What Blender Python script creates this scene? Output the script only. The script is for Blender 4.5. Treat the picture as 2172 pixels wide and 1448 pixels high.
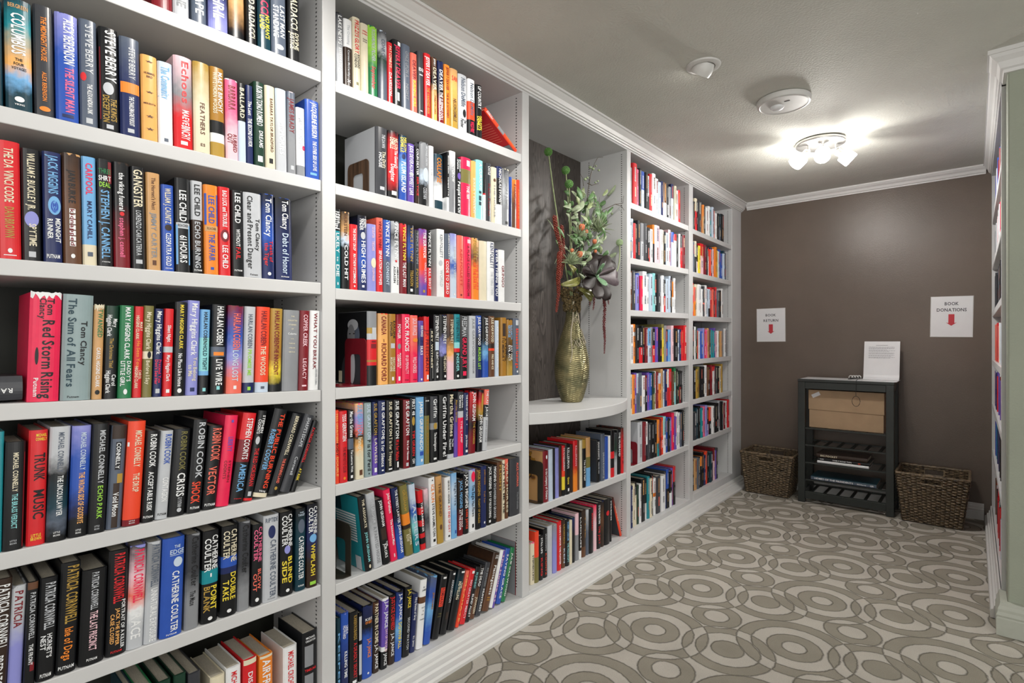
import bpy, bmesh, math, random
from mathutils import Vector, Matrix

for _o in list(bpy.data.objects):
    bpy.data.objects.remove(_o, do_unlink=True)
scene = bpy.context.scene
COL = scene.collection
rnd = random.Random(7)

# ------------------------------------------------------------------ camera
# world: +Y runs along the bookcase away from the camera, +X is away from the
# bookcase, floor at z = 0.  Image frame 2172 x 1448.
FPX, CXP, YH = 1138.0, 1086.0, 727.0
YAW = math.atan(980.0 / FPX)
SA, CA = math.sin(YAW), math.cos(YAW)
CZ = 1.17
DX = -1.5                      # front plane of the bookcase
cam_d = bpy.data.cameras.new('camera')
cam_d.sensor_width = 36.0
cam_d.lens = FPX / 2172.0 * 36.0
cam_d.shift_y = (YH - 724.0) / 2172.0
cam_d.clip_start = 0.02
cam = bpy.data.objects.new('camera', cam_d)
COL.objects.link(cam)
cam.location = (0, 0, CZ)
cam.rotation_euler = (math.pi / 2, 0, YAW)
scene.camera = cam

# ------------------------------------------------------------------ world, exposure, large lights
world = bpy.data.worlds.new('room_world')
scene.world = world
world.use_nodes = True
world.node_tree.nodes['Background'].inputs[0].default_value = (1.0, 0.985, 0.95, 1)
world.node_tree.nodes['Background'].inputs[1].default_value = 1.0
scene.view_settings.view_transform = 'Standard'
scene.view_settings.look = 'None'
scene.view_settings.gamma = 1.0
scene.view_settings.use_curve_mapping = False
scene.view_settings.exposure = 0.3

def area(name, loc, target, size, power, col=(1, 0.97, 0.93)):
    l = bpy.data.lights.new(name, 'AREA')
    l.shape = 'RECTANGLE'
    l.size, l.size_y = size
    l.energy = power
    l.color = col
    o = bpy.data.objects.new(name, l)
    COL.objects.link(o)
    o.location = loc
    o.rotation_euler = (Vector(target) - Vector(loc)).to_track_quat('-Z', 'Y').to_euler()
    return o

def spot(name, loc, target, power, angle, blend=0.6, rad=0.03, col=(1, 0.96, 0.9)):
    l = bpy.data.lights.new(name, 'SPOT')
    l.energy = power
    l.spot_size = math.radians(angle)
    l.spot_blend = blend
    l.shadow_soft_size = rad
    l.color = col
    o = bpy.data.objects.new(name, l)
    COL.objects.link(o)
    o.location = loc
    o.rotation_euler = (Vector(target) - Vector(loc)).to_track_quat('-Z', 'Y').to_euler()
    return o

def point(name, loc, power, rad=0.03, col=(1, 0.96, 0.9)):
    l = bpy.data.lights.new(name, 'POINT')
    l.energy = power
    l.shadow_soft_size = rad
    l.color = col
    o = bpy.data.objects.new(name, l)
    COL.objects.link(o)
    o.location = loc
    return o

area('fill_behind_camera', (0.75, -0.9, 2.28), (-0.9, 1.2, 0.6), (1.6, 1.6), 26)  # added soft fill near the ceiling behind the camera, no actual lamp there
area('fill_from_right', (1.6, 0.6, 1.3), (-1.5, 2.0, 1.1), (1.2, 2.0), 10)  # added fill from the open right side, no window behind it

# ------------------------------------------------------------------ helpers
def ray(u, v):
    s = (u - CXP) / FPX
    t = (YH - v) / FPX
    return Vector((s * CA - SA, s * SA + CA, t))
def onX(u, v, X):
    r = ray(u, v) * (X / ray(u, v).x); return Vector((r.x, r.y, r.z + CZ))
def onY(u, v, Y):
    r = ray(u, v); r = r * (Y / r.y); return Vector((r.x, r.y, r.z + CZ))
def onZ(u, v, Z):
    r = ray(u, v); r = r * ((Z - CZ) / r.z); return Vector((r.x, r.y, Z))

def lin(c):
    c /= 255.0
    return c / 12.92 if c <= 0.04045 else ((c + 0.055) / 1.055) ** 2.4
def hx(h):
    return (lin(int(h[0:2], 16)), lin(int(h[2:4], 16)), lin(int(h[4:6], 16)), 1.0)

PAL = {
 'K': ('131519', 'black'), 'CH': ('3a3c42', 'charcoal'), 'SL': ('5a6475', 'slate'), 'GY': ('8c8f94', 'grey'),
 'SV': ('c2c6cc', 'silver'), 'W': ('eef0f2', 'white'), 'CM': ('e4dbc0', 'cream'), 'TN': ('cfa06a', 'tan'),
 'GD': ('b3913f', 'gold'), 'OC': ('a8792c', 'ochre'), 'BR': ('64412b', 'brown'), 'DB': ('35261e', 'dark brown'),
 'YL': ('f0d840', 'yellow'), 'OR': ('f08a2c', 'orange'), 'PE': ('f5b566', 'peach'), 'OL': ('7a7440', 'olive'),
 'RD': ('d9232b', 'red'), 'DR': ('7c1622', 'maroon'), 'HP': ('ee2454', 'crimson'), 'PK': ('ef6a94', 'pink'),
 'PP': ('f0c8d2', 'pale pink'), 'SA': ('f0705e', 'salmon'), 'PU': ('6a4fb0', 'purple'), 'LV': ('9093d8', 'lavender'),
 'NV': ('1e2a5c', 'navy'), 'BL': ('2c55b4', 'blue'), 'SB': ('74b0e2', 'sky blue'), 'PB': ('c6d6e8', 'pale blue'),
 'AQ': ('8fd8dc', 'aqua'), 'TL': ('1c8c98', 'teal'), 'DT': ('123a48', 'dark teal'), 'GN': ('1f7a4a', 'green'),
 'DG': ('163a2b', 'dark green'), 'LM': ('9cd84a', 'lime'), 'RO': ('f04a2c', 'vermilion'), 'GT': ('8fa3a6', 'grey-teal'),
}
def pal(k):
    return hx(PAL[k][0])

MATS = {}
def new_mat(name):
    m = bpy.data.materials.new(name)
    m.use_nodes = True
    nt = m.node_tree
    return m, nt, nt.nodes['Principled BSDF']

def plain(name, col, rough=0.5, metal=0.0, spec=0.5, noise=0.0, nscale=40.0, bump=0.0, bscale=200.0, stretch=None, emit=None, es=0.0):
    """procedural principled material: base colour broken up by noise, optional fine bump"""
    if name in MATS:
        return MATS[name]
    m, nt, b = new_mat(name)
    b.inputs['Base Color'].default_value = col
    b.inputs['Roughness'].default_value = rough
    b.inputs['Metallic'].default_value = metal
    b.inputs['Specular IOR Level'].default_value = spec
    N, L = nt.nodes, nt.links
    if noise or bump:
        tc = N.new('ShaderNodeTexCoord')
        src = tc.outputs['Object']
        if stretch:
            mp = N.new('ShaderNodeMapping'); mp.inputs['Scale'].default_value = stretch
            L.new(src, mp.inputs['Vector']); src = mp.outputs['Vector']
    if noise:
        n = N.new('ShaderNodeTexNoise'); n.inputs['Scale'].default_value = nscale; n.inputs['Detail'].default_value = 4
        L.new(src, n.inputs['Vector'])
        r = N.new('ShaderNodeValToRGB')
        r.color_ramp.elements[0].position = 0.3; r.color_ramp.elements[1].position = 0.7
        r.color_ramp.elements[0].color = tuple(c * (1 - noise) for c in col[:3]) + (1,)
        r.color_ramp.elements[1].color = tuple(min(1, c * (1 + noise)) for c in col[:3]) + (1,)
        L.new(n.outputs['Fac'], r.inputs['Fac']); L.new(r.outputs['Color'], b.inputs['Base Color'])
    if bump:
        n2 = N.new('ShaderNodeTexNoise'); n2.inputs['Scale'].default_value = bscale; n2.inputs['Detail'].default_value = 3
        L.new(src, n2.inputs['Vector'])
        bp = N.new('ShaderNodeBump'); bp.inputs['Strength'].default_value = bump; bp.inputs['Distance'].default_value = 0.004
        L.new(n2.outputs['Fac'], bp.inputs['Height']); L.new(bp.outputs['Normal'], b.inputs['Normal'])
    if emit:
        b.inputs['Emission Color'].default_value = emit
        b.inputs['Emission Strength'].default_value = es
    MATS[name] = m
    return m

def ink(k):
    return plain('print_' + PAL[k][1].replace(' ', '_'), pal(k), 0.45)

def cover_mat(spec):
    """spec: 'NV' | 'K/RD.6/K.9' (hard bands, position from the top) | '~SB/TN.5' (blended, mottled art)"""
    key = 'jacket_' + spec
    if key in MATS:
        return MATS[key]
    art = spec.startswith('~')
    s = spec[1:] if art else spec
    stops = []
    for p in s.split('/'):
        k = ''.join(ch for ch in p if ch.isalpha()); q = p[len(k):]
        stops.append((float(q) if q else 0.0, k))
    m, nt, b = new_mat('jacket')
    N, L = nt.nodes, nt.links
    b.inputs['Roughness'].default_value = 0.3
    b.inputs['Specular IOR Level'].default_value = 0.45
    if len(stops) == 1 and not art:
        tc = N.new('ShaderNodeTexCoord')
        n = N.new('ShaderNodeTexNoise'); n.inputs['Scale'].default_value = 30; n.inputs['Detail'].default_value = 5
        L.new(tc.outputs['Object'], n.inputs['Vector'])
        r = N.new('ShaderNodeValToRGB'); c = pal(stops[0][1])
        r.color_ramp.elements[0].color = tuple(x * 0.86 for x in c[:3]) + (1,)
        r.color_ramp.elements[1].color = tuple(min(1, x * 1.1 + 0.004) for x in c[:3]) + (1,)
        L.new(n.outputs['Fac'], r.inputs['Fac']); L.new(r.outputs['Color'], b.inputs['Base Color'])
    else:
        tc = N.new('ShaderNodeTexCoord')
        sp = N.new('ShaderNodeSeparateXYZ'); L.new(tc.outputs['Generated'], sp.inputs[0])
        inv = N.new('ShaderNodeMath'); inv.operation = 'SUBTRACT'; inv.inputs[0].default_value = 1.0
        L.new(sp.outputs['Z'], inv.inputs[1])
        out = inv.outputs[0]
        if art:
            n = N.new('ShaderNodeTexNoise'); n.inputs['Scale'].default_value = 55; n.inputs['Detail'].default_value = 3
            L.new(tc.outputs['Object'], n.inputs['Vector'])
            ma = N.new('ShaderNodeMath'); ma.operation = 'MULTIPLY_ADD'
            L.new(n.outputs['Fac'], ma.inputs[0]); ma.inputs[1].default_value = 0.22; 
            off = N.new('ShaderNodeMath'); off.operation = 'SUBTRACT'; L.new(out, off.inputs[0]); off.inputs[1].default_value = 0.11
            L.new(off.outputs[0], ma.inputs[2]); out = ma.outputs[0]
        r = N.new('ShaderNodeValToRGB')
        cr = r.color_ramp
        cr.interpolation = 'LINEAR' if art else 'CONSTANT'
        while len(cr.elements) > 1:
            cr.elements.remove(cr.elements[-1])
        cr.elements[0].position = 0.0; cr.elements[0].color = pal(stops[0][1])
        for p, k in stops[1:]:
            e = cr.elements.new(p); e.color = pal(k)
        L.new(out, r.inputs['Fac']); L.new(r.outputs['Color'], b.inputs['Base Color'])
    MATS[key] = m
    return m

class MB:
    """collects geometry for one mesh"""
    def __init__(self):
        self.v = []; self.f = []
    def add(self, vs, fs):
        o = len(self.v)
        self.v += [tuple(p) for p in vs]
        self.f += [tuple(i + o for i in q) for q in fs]
    def box(self, a, b):
        (x0, y0, z0), (x1, y1, z1) = a, b
        self.add([(x0, y0, z0), (x1, y0, z0), (x1, y1, z0), (x0, y1, z0), (x0, y0, z1), (x1, y0, z1), (x1, y1, z1), (x0, y1, z1)],
                 [(3, 2, 1, 0), (4, 5, 6, 7), (0, 1, 5, 4), (1, 2, 6, 5), (2, 3, 7, 6), (3, 0, 4, 7)])
    def hexa(self, p):
        self.add(p, [(3, 2, 1, 0), (4, 5, 6, 7), (0, 1, 5, 4), (1, 2, 6, 5), (2, 3, 7, 6), (3, 0, 4, 7)])
    def extrude(self, prof, axis, a, b, mitre_a=0.0, mitre_b=0.0):
        """prof: closed list of 2D points; axis 'x' -> (y,z) profile, 'y' -> (x,z), 'z' -> (x,y)"""
        n = len(prof)
        def P(p, t):
            return {'x': (t, p[0], p[1]), 'y': (p[0], t, p[1]), 'z': (p[0], p[1], t)}[axis]
        vs = [P(p, a) for p in prof] + [P(p, b) for p in prof]
        fs = [(i, (i + 1) % n, (i + 1) % n + n, i + n) for i in range(n)]
        fs += [tuple(range(n - 1, -1, -1)), tuple(range(n, 2 * n))]
        self.add(vs, fs)
    def tube(self, pts, rad, n=6, cap=True):
        pts = [Vector(p) for p in pts]
        if not isinstance(rad, (list, tuple)):
            rad = [rad] * len(pts)
        vs = []; fs = []
        up = Vector((0, 0, 1))
        for i, p in enumerate(pts):
            d = (pts[min(i + 1, len(pts) - 1)] - pts[max(i - 1, 0)])
            if d.length < 1e-9: d = Vector((0, 0, 1))
            d.normalize()
            s = d.cross(up)
            if s.length < 0.05: s = d.cross(Vector((1, 0, 0)))
            s.normalize(); t = s.cross(d)
            for k in range(n):
                a = 2 * math.pi * k / n
                vs.append(p + (s * math.cos(a) + t * math.sin(a)) * rad[i])
        for i in range(len(pts) - 1):
            for k in range(n):
                fs.append((i * n + k, i * n + (k + 1) % n, (i + 1) * n + (k + 1) % n, (i + 1) * n + k))
        if cap:
            fs.append(tuple(range(n - 1, -1, -1))); fs.append(tuple((len(pts) - 1) * n + k for k in range(n)))
        self.add(vs, fs)
    def lathe(self, prof, n=32, c=(0, 0, 0), rf=None):
        vs = []; fs = []
        m = len(prof)
        for i, (r, z) in enumerate(prof):
            for k in range(n):
                a = 2 * math.pi * k / n
                rr = r if rf is None else rf(r, z, a)
                vs.append((c[0] + rr * math.cos(a), c[1] + rr * math.sin(a), c[2] + z))
        for i in range(m - 1):
            for k in range(n):
                fs.append((i * n + k, i * n + (k + 1) % n, (i + 1) * n + (k + 1) % n, (i + 1) * n + k))
        fs.append(tuple(range(n - 1, -1, -1))); fs.append(tuple((m - 1) * n + k for k in range(n)))
        self.add(vs, fs)
    def ball(self, c, r, n=8, m=6, s=(1, 1, 1)):
        vs = []; fs = []
        for i in range(m + 1):
            t = math.pi * i / m
            for k in range(n):
                a = 2 * math.pi * k / n
                vs.append((c[0] + r * s[0] * math.sin(t) * math.cos(a), c[1] + r * s[1] * math.sin(t) * math.sin(a), c[2] + r * s[2] * math.cos(t)))
        for i in range(m):
            for k in range(n):
                fs.append((i * n + k, (i + 1) * n + k, (i + 1) * n + (k + 1) % n, i * n + (k + 1) % n))
        self.add(vs, fs)
    def obj(self, name, mat, parent=None, smooth=False, bevel=0.0, loc=None):
        me = bpy.data.meshes.new(name)
        me.from_pydata(self.v, [], self.f)
        me.validate()
        bm = bmesh.new(); bm.from_mesh(me)
        bmesh.ops.recalc_face_normals(bm, faces=bm.faces)
        bm.to_mesh(me); bm.free()
        if mat: me.materials.append(mat)
        if smooth:
            for p in me.polygons: p.use_smooth = True
            me.set_sharp_from_angle(angle=math.radians(42))
        o = bpy.data.objects.new(name, me)
        COL.objects.link(o)
        if parent: o.parent = parent
        if loc: o.location = loc
        if bevel:
            md = o.modifiers.new('edge', 'BEVEL'); md.width = bevel; md.segments = 2; md.limit_method = 'ANGLE'
        return o

def tag(o, label, cat, group=None):
    o['label'] = label; o['category'] = cat
    if group: o['group'] = group
    return o
def thing(name, label, cat, loc=(0, 0, 0), rz=0.0, group=None):
    o = bpy.data.objects.new(name, None)
    o.empty_display_size = 0.05
    COL.objects.link(o)
    o.location = loc; o.rotation_euler = (0, 0, rz)
    return tag(o, label, cat, group)
def struct(o):
    o['kind'] = 'structure'
    return o

# ------------------------------------------------------------------ lettering (flat print)
GLY = {}
def glyph(c):
    if c in GLY: return GLY[c]
    cu = bpy.data.curves.new('glyph', 'FONT')
    cu.body = c; cu.resolution_u = 2; cu.offset = 0.02
    ob = bpy.data.objects.new('glyph', cu)
    COL.objects.link(ob)
    bpy.context.view_layer.update()
    dg = bpy.context.evaluated_depsgraph_get()
    me = ob.evaluated_get(dg).to_mesh()
    bm = bmesh.new(); bm.from_mesh(me)
    for yc in (0.09, 0.2, 0.31, 0.42, 0.53, 0.63):       # cut into bands so print follows a rounded spine
        bmesh.ops.bisect_plane(bm, geom=list(bm.verts) + list(bm.edges) + list(bm.faces), plane_co=(0, yc, 0), plane_no=(0, 1, 0))
    bm.verts.ensure_lookup_table(); bm.verts.index_update()
    vs = [(v.co.x, v.co.y) for v in bm.verts]; fs = [tuple(v.index for v in p.verts) for p in bm.faces]
    bm.free()
    ob.evaluated_get(dg).to_mesh_clear()
    bpy.data.objects.remove(ob, do_unlink=True); bpy.data.curves.remove(cu)
    if vs:
        x0 = min(p[0] for p in vs); x1 = max(p[0] for p in vs)
        vs = [(p[0] - x0, p[1]) for p in vs]; w = x1 - x0
    else:
        w = 0.25
    GLY[c] = (vs, fs, w)
    return GLY[c]
CAP = 0.70
def layout(text):
    """-> verts (x,y) and faces of a line of print; x from 0 to W, capitals from 0 to CAP"""
    x = 0.0; V = []; F = []
    for ch in text:
        if ch == ' ':
            x += 0.26; continue
        vs, fs, w = glyph(ch)
        o = len(V)
        V += [(p[0] + x, p[1]) for p in vs]; F += [tuple(i + o for i in f) for f in fs]
        x += w + 0.09
    return V, F, max(x - 0.09, 0.05)

def attach(o, root):
    o.parent = root
    o.matrix_parent_inverse = root.matrix_basis.inverted()
    return o

# ------------------------------------------------------------------ surface materials
M_shelf = plain('painted_shelf_white', (0.62, 0.625, 0.63, 1), 0.42, noise=0.03, nscale=6, bump=0.04, bscale=60)
M_trim = plain('painted_trim_white', (0.70, 0.70, 0.69, 1), 0.4, noise=0.02, nscale=8)
M_ceil = plain('textured_ceiling_paint', (0.56, 0.56, 0.51, 1), 0.75, noise=0.04, nscale=5, bump=0.6, bscale=120)
M_wall = plain('brown_wall_paint', (0.122, 0.094, 0.075, 1), 0.36, noise=0.10, nscale=3, bump=0.16, bscale=170)
M_sage = plain('sage_wall_paint', (0.33, 0.36, 0.29, 1), 0.6, noise=0.05, nscale=4, bump=0.22, bscale=120)
M_hall = plain('hall_wall_paint', (0.42, 0.42, 0.38, 1), 0.7, noise=0.04, nscale=3)
M_dark = plain('dark_slot', (0.02, 0.02, 0.02, 1), 0.8, noise=0.1)

def wood_back():
    m, nt, b = new_mat('dark_grained_wood')
    N, L = nt.nodes, nt.links
    tc = N.new('ShaderNodeTexCoord')
    mp = N.new('ShaderNodeMapping'); mp.inputs['Scale'].default_value = (1, 5.0, 0.55)
    L.new(tc.outputs['Object'], mp.inputs[0])
    n = N.new('ShaderNodeTexNoise'); n.inputs['Scale'].default_value = 1.6; n.inputs['Detail'].default_value = 2; n.inputs['Distortion'].default_value = 0.6
    L.new(mp.outputs[0], n.inputs['Vector'])
    mu = N.new('ShaderNodeMath'); mu.operation = 'MULTIPLY'; mu.inputs[1].default_value = 46.0
    L.new(n.outputs['Fac'], mu.inputs[0])
    fr = N.new('ShaderNodeMath'); fr.operation = 'FRACT'; L.new(mu.outputs[0], fr.inputs[0])
    f2 = N.new('ShaderNodeTexNoise'); f2.inputs['Scale'].default_value = 260
    mp2 = N.new('ShaderNodeMapping'); mp2.inputs['Scale'].default_value = (1, 1, 0.04)
    L.new(tc.outputs['Object'], mp2.inputs[0]); L.new(mp2.outputs[0], f2.inputs['Vector'])
    mx = N.new('ShaderNodeMath'); mx.operation = 'MULTIPLY'; L.new(fr.outputs[0], mx.inputs[0]); L.new(f2.outputs['Fac'], mx.inputs[1])
    r = N.new('ShaderNodeValToRGB')
    r.color_ramp.elements[0].color = (0.030, 0.023, 0.019, 1); r.color_ramp.elements[1].color = (0.105, 0.088, 0.078, 1)
    r.color_ramp.elements[0].position = 0.05; r.color_ramp.elements[1].position = 0.55
    L.new(mx.outputs[0], r.inputs['Fac']); L.new(r.outputs['Color'], b.inputs['Base Color'])
    bp = N.new('ShaderNodeBump'); bp.inputs['Strength'].default_value = 0.25; bp.inputs['Distance'].default_value = 0.002
    L.new(mx.outputs[0], bp.inputs['Height']); L.new(bp.outputs['Normal'], b.inputs['Normal'])
    b.inputs['Roughness'].default_value = 0.5
    return m
M_back = wood_back()
M_backp = plain('dark_back_paint', (0.022, 0.024, 0.019, 1), 0.55, noise=0.2, nscale=10)

def carpet():
    """cut-pile carpet: concentric circles that reverse colour where they overlap, carved outlines"""
    m, nt, b = new_mat('patterned_carpet')
    N, L = nt.nodes, nt.links
    def math_(op, a, c=None, d=None):
        n = N.new('ShaderNodeMath'); n.operation = op
        for i, x in enumerate((a, c, d)):
            if x is None: continue
            if isinstance(x, (int, float)): n.inputs[i].default_value = x
            else: L.new(x, n.inputs[i])
        return n.outputs[0]
    tc = N.new('ShaderNodeTexCoord')
    wob = N.new('ShaderNodeTexNoise'); wob.inputs['Scale'].default_value = 60; wob.inputs['Detail'].default_value = 2
    L.new(tc.outputs['Object'], wob.inputs['Vector'])
    wv = N.new('ShaderNodeVectorMath'); wv.operation = 'MULTIPLY_ADD'
    L.new(wob.outputs['Color'], wv.inputs[0]); wv.inputs[1].default_value = (0.008, 0.008, 0); L.new(tc.outputs['Object'], wv.inputs[2])
    sp = N.new('ShaderNodeSeparateXYZ'); L.new(wv.outputs[0], sp.inputs[0])
    X = sp.outputs['X']; Y = sp.outputs['Y']
    A1 = 0.4945; AX, AY = 0.4635, 0.229          # lattice: (0,A1) and (AX,AY)
    motifs = [((-0.520, 2.273), (0.042, 0.096, 0.151, 0.205)), ((-0.711, 2.095), (0.059, 0.116, 0.166)), ((-0.370, 2.546), (0.050, 0.100))]
    par = None; line = None
    for (mx, my), rad in motifs:
        best = None
        # nearest lattice point: try both neighbouring columns
        dx0 = math_('SUBTRACT', X, mx)
        c0 = math_('FLOOR', math_('DIVIDE', dx0, AX))
        for k in (0, 1):
            c = math_('ADD', c0, float(k))
            dx = math_('SUBTRACT', dx0, math_('MULTIPLY', c, AX))
            dy = math_('SUBTRACT', math_('SUBTRACT', Y, my), math_('MULTIPLY', c, AY))
            dyw = math_('SUBTRACT', dy, math_('MULTIPLY', math_('ROUND', math_('DIVIDE', dy, A1)), A1))
            d = math_('SQRT', math_('ADD', math_('MULTIPLY', dx, dx), math_('MULTIPLY', dyw, dyw)))
            for r in rad:
                ins = math_('LESS_THAN', d, r)
                par = ins if par is None else math_('ADD', par, ins)
                dist = math_('ABSOLUTE', math_('SUBTRACT', d, r))
                line = dist if line is None else math_('MINIMUM', line, dist)
    parity = math_('MODULO', par, 2.0)
    fib = N.new('ShaderNodeTexNoise'); fib.inputs['Scale'].default_value = 420; fib.inputs['Detail'].default_value = 2
    L.new(tc.outputs['Object'], fib.inputs['Vector'])
    big = N.new('ShaderNodeTexNoise'); big.inputs['Scale'].default_value = 9; big.inputs['Detail'].default_value = 3
    L.new(tc.outputs['Object'], big.inputs['Vector'])
    mix = N.new('ShaderNodeMix'); mix.data_type = 'RGBA'
    L.new(parity, mix.inputs['Factor'])
    mix.inputs['A'].default_value = (0.53, 0.50, 0.45, 1); mix.inputs['B'].default_value = (0.315, 0.292, 0.242, 1)
    edge = N.new('ShaderNodeMapRange'); edge.inputs['From Min'].default_value = 0.0008; edge.inputs['From Max'].default_value = 0.0048
    edge.inputs['To Min'].default_value = 0.5; edge.inputs['To Max'].default_value = 1.0
    L.new(line, edge.inputs['Value'])
    v = math_('MULTIPLY', edge.outputs[0], math_('ADD', math_('MULTIPLY', fib.outputs['Fac'], 0.7), 0.65))
    v = math_('MULTIPLY', v, math_('ADD', math_('MULTIPLY', big.outputs['Fac'], 0.3), 0.85))
    vm = N.new('ShaderNodeVectorMath'); vm.operation = 'SCALE'
    L.new(mix.outputs['Result'], vm.inputs[0]); L.new(v, vm.inputs['Scale'])
    L.new(vm.outputs[0], b.inputs['Base Color'])
    h = math_('ADD', math_('MULTIPLY', edge.outputs[0], 1.0), math_('MULTIPLY', fib.outputs['Fac'], 0.5))
    h = math_('SUBTRACT', h, math_('MULTIPLY', parity, 0.35))
    bp = N.new('ShaderNodeBump'); bp.inputs['Strength'].default_value = 0.7; bp.inputs['Distance'].default_value = 0.006
    L.new(h, bp.inputs['Height']); L.new(bp.outputs['Normal'], b.inputs['Normal'])
    b.inputs['Roughness'].default_value = 0.95
    b.inputs['Specular IOR Level'].default_value = 0.1
    return m

# ------------------------------------------------------------------ room shell
ZC = 2.34; YF = 4.726
m = MB(); m.box((-1.95, -3.2, -0.05), (3.2, 4.9, 0.0)); struct(m.obj('floor', carpet()))
m = MB(); m.box((-1.95, -3.2, ZC), (3.2, 4.9, ZC + 0.05)); struct(m.obj('ceiling', M_ceil))
m = MB(); m.box((-1.95, YF, 0.0), (0.9, YF + 0.12, ZC)); struct(m.obj('wall_far', M_wall))
m = MB(); m.box((-1.95, -3.2, 0.0), (-1.835, YF, ZC)); struct(m.obj('wall_left', M_hall))
m = MB(); m.box((0.102, 2.935, 0.0), (3.2, 3.06, ZC)); struct(m.obj('wall_right', M_sage, bevel=0.006))
# far wall skirting and the skirting round the wall end on the right
def skirt_prof(h=0.106, d=0.016):
    return [(0, 0), (d, 0), (d, h * 0.52), (d - 0.003, h * 0.56), (d, h * 0.62), (d - 0.004, h * 0.72), (d - 0.004, h * 0.8), (d - 0.009, h * 0.9), (d - 0.012, h), (0, h)]
m = MB(); m.extrude([(YF - p, z) for p, z in skirt_prof()], 'x', -1.45, 0.05); struct(m.obj('baseboard_far', M_trim))
m = MB()
def wrap_corner(m, prof):
    n = len(prof); vs = []
    for p, z in prof: vs += [(3.2, 2.935 - p, z), (0.102 - p, 2.935 - p, z), (0.102 - p, 3.06, z)]
    fs = []
    for i in range(n):
        j = (i + 1) % n
        fs += [(3 * i, 3 * i + 1, 3 * j + 1, 3 * j), (3 * i + 1, 3 * i + 2, 3 * j + 2, 3 * j + 1)]
    fs += [tuple(3 * i for i in range(n)), tuple(3 * i + 2 for i in range(n))]
    m.add(vs, fs)
wrap_corner(m, [(p + 0.0005, z + 0.0005) for p, z in skirt_prof(0.13, 0.034)])
struct(m.obj('baseboard_right', plain('sage_trim_paint', (0.45, 0.47, 0.41, 1), 0.5, noise=0.03)))
def crown_prof(h=0.055, d=0.055):
    return [(0, -h), (d * 0.18, -h), (d * 0.22, -h * 0.86), (d * 0.36, -h * 0.8), (d * 0.5, -h * 0.52), (d * 0.78, -h * 0.34), (d * 0.9, -h * 0.2), (d, -h * 0.2), (d, 0), (0, 0)]
m = MB(); m.extrude([(YF - p, ZC + z) for p, z in crown_prof()], 'x', -1.45, 0.06); struct(m.obj('trim_1', M_trim))
m = MB()
wrap_corner(m, [(p + 0.0005, ZC + z - 0.0005) for p, z in crown_prof(0.085, 0.06)])
struct(m.obj('trim_2', M_trim))

# ------------------------------------------------------------------ left bookcase
XB = -1.818
UP = [(-0.078, -0.033), (0.859, 0.904), (1.812, 1.858), (2.748, 2.792), (3.63, 3.697), (4.503, YF)]
BAYS = {'A': (-0.033, 0.859), 'B': (0.904, 1.812), 'C': (1.858, 2.748), 'D': (2.792, 3.63), 'E': (3.697, 4.503)}
bookcase = thing('built_in_bookcase', 'long white built-in bookcase with crown moulding lining the left wall', 'bookcase', (DX, 2.3, 0))
ZH = 1.10 + CZ                 # underside of the header
for y0, y1 in UP[:-1]:
    m = MB(); m.box((XB, y0, 0.02), (DX, y1, ZH + 0.005)); attach(m.obj('upright', M_shelf, bevel=0.0025), bookcase)
m = MB(); m.box((XB, 4.503, 0.04), (DX, YF - 0.001, ZH + 0.005)); attach(m.obj('end_panel', M_shelf, bevel=0.0025), bookcase)
m = MB(); m.box((XB, UP[0][0], ZH), (DX + 0.001, YF - 0.001, ZC - 0.001)); attach(m.obj('header', M_shelf), bookcase)
for k, (y0, y1) in BAYS.items():
    m = MB(); m.box((XB - 0.012, y0 - 0.02, 0.05), (XB, y1 + 0.02, ZH + 0.01)); attach(m.obj('back_panel', M_back if k == 'C' else M_backp), bookcase)
cp = [(DX + p, ZC + z) for p, z in [(0, -0.062), (0.010, -0.062), (0.012, -0.056), (0.020, -0.054), (0.022, -0.048), (0.028, -0.046), (0.036, -0.030), (0.050, -0.019), (0.058, -0.012), (0.066, -0.011), (0.066, -0.001), (0, -0.001)]]
m = MB(); m.extrude(cp, 'y', UP[0][0], YF - 0.001); attach(m.obj('crown_moulding', M_trim), bookcase)
bpz = [(0.002, 0.052), (0.016, 0.051), (0.022, 0.045), (0.026, 0.037), (0.040, 0.035), (0.044, 0.028), (0.066, 0.026), (0.072, 0.020), (0.094, 0.018), (0.100, 0.012), (0.100, 0.0005), (0.002, 0.0005)]
m = MB(); m.extrude([(DX + p, z) for p, z in bpz], 'y', UP[0][0], YF - 0.017); attach(m.obj('base_moulding', M_trim), bookcase)

SHELF = {}                     # (bay, n) -> (Ya, za, Yb, zb)
def reg(bay, n, a, b):
    A = onX(a[0], a[1], DX); B = onX(b[0], b[1], DX)
    SHELF[(bay, n)] = (A.y, A.z, B.y, B.z)
def shelf_z(bay, n, y):
    ya, za, yb, zb = SHELF[(bay, n)]
    return za + (zb - za) * (y - ya) / (yb - ya)
for n, l, r in [(2, 221.5, 381), (3, 546.4, 599.3), (4, 857, 827), (5, 1175, 1033.5)]:
    reg('A', n, (0, l), (682, r))
p = onX(686, 150.8, DX); SHELF[('A', 1)] = (0.147, p.z - 0.012, 0.859, p.z)
p = onX(685.5, 1239, DX); SHELF[('A', 6)] = (0.147, p.z + 0.012, 0.859, p.z)
for n, (l, r) in {1: ((714, 169.7), (1109, 327)), 2: ((711, 387), (1107.5, 486)), 3: ((709, 610.3), (1108, 643)), 4: ((710.5, 823.8), (1108, 794.8)), 5: ((713, 1029), (1108, 939)), 6: ((714.5, 1240), (1110, 1088))}.items():
    reg('B', n, l, r)
reg('C', 1, (1123, 1081.8), (1330, 1001.9))
for n, (l, r) in {1: (428, 479), 2: (546, 571), 3: (657, 665), 4: (771.5, 764.3), 5: (880, 851.9), 6: (992, 943)}.items():
    reg('D', n, (1338, l), (1463, r))
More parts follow.
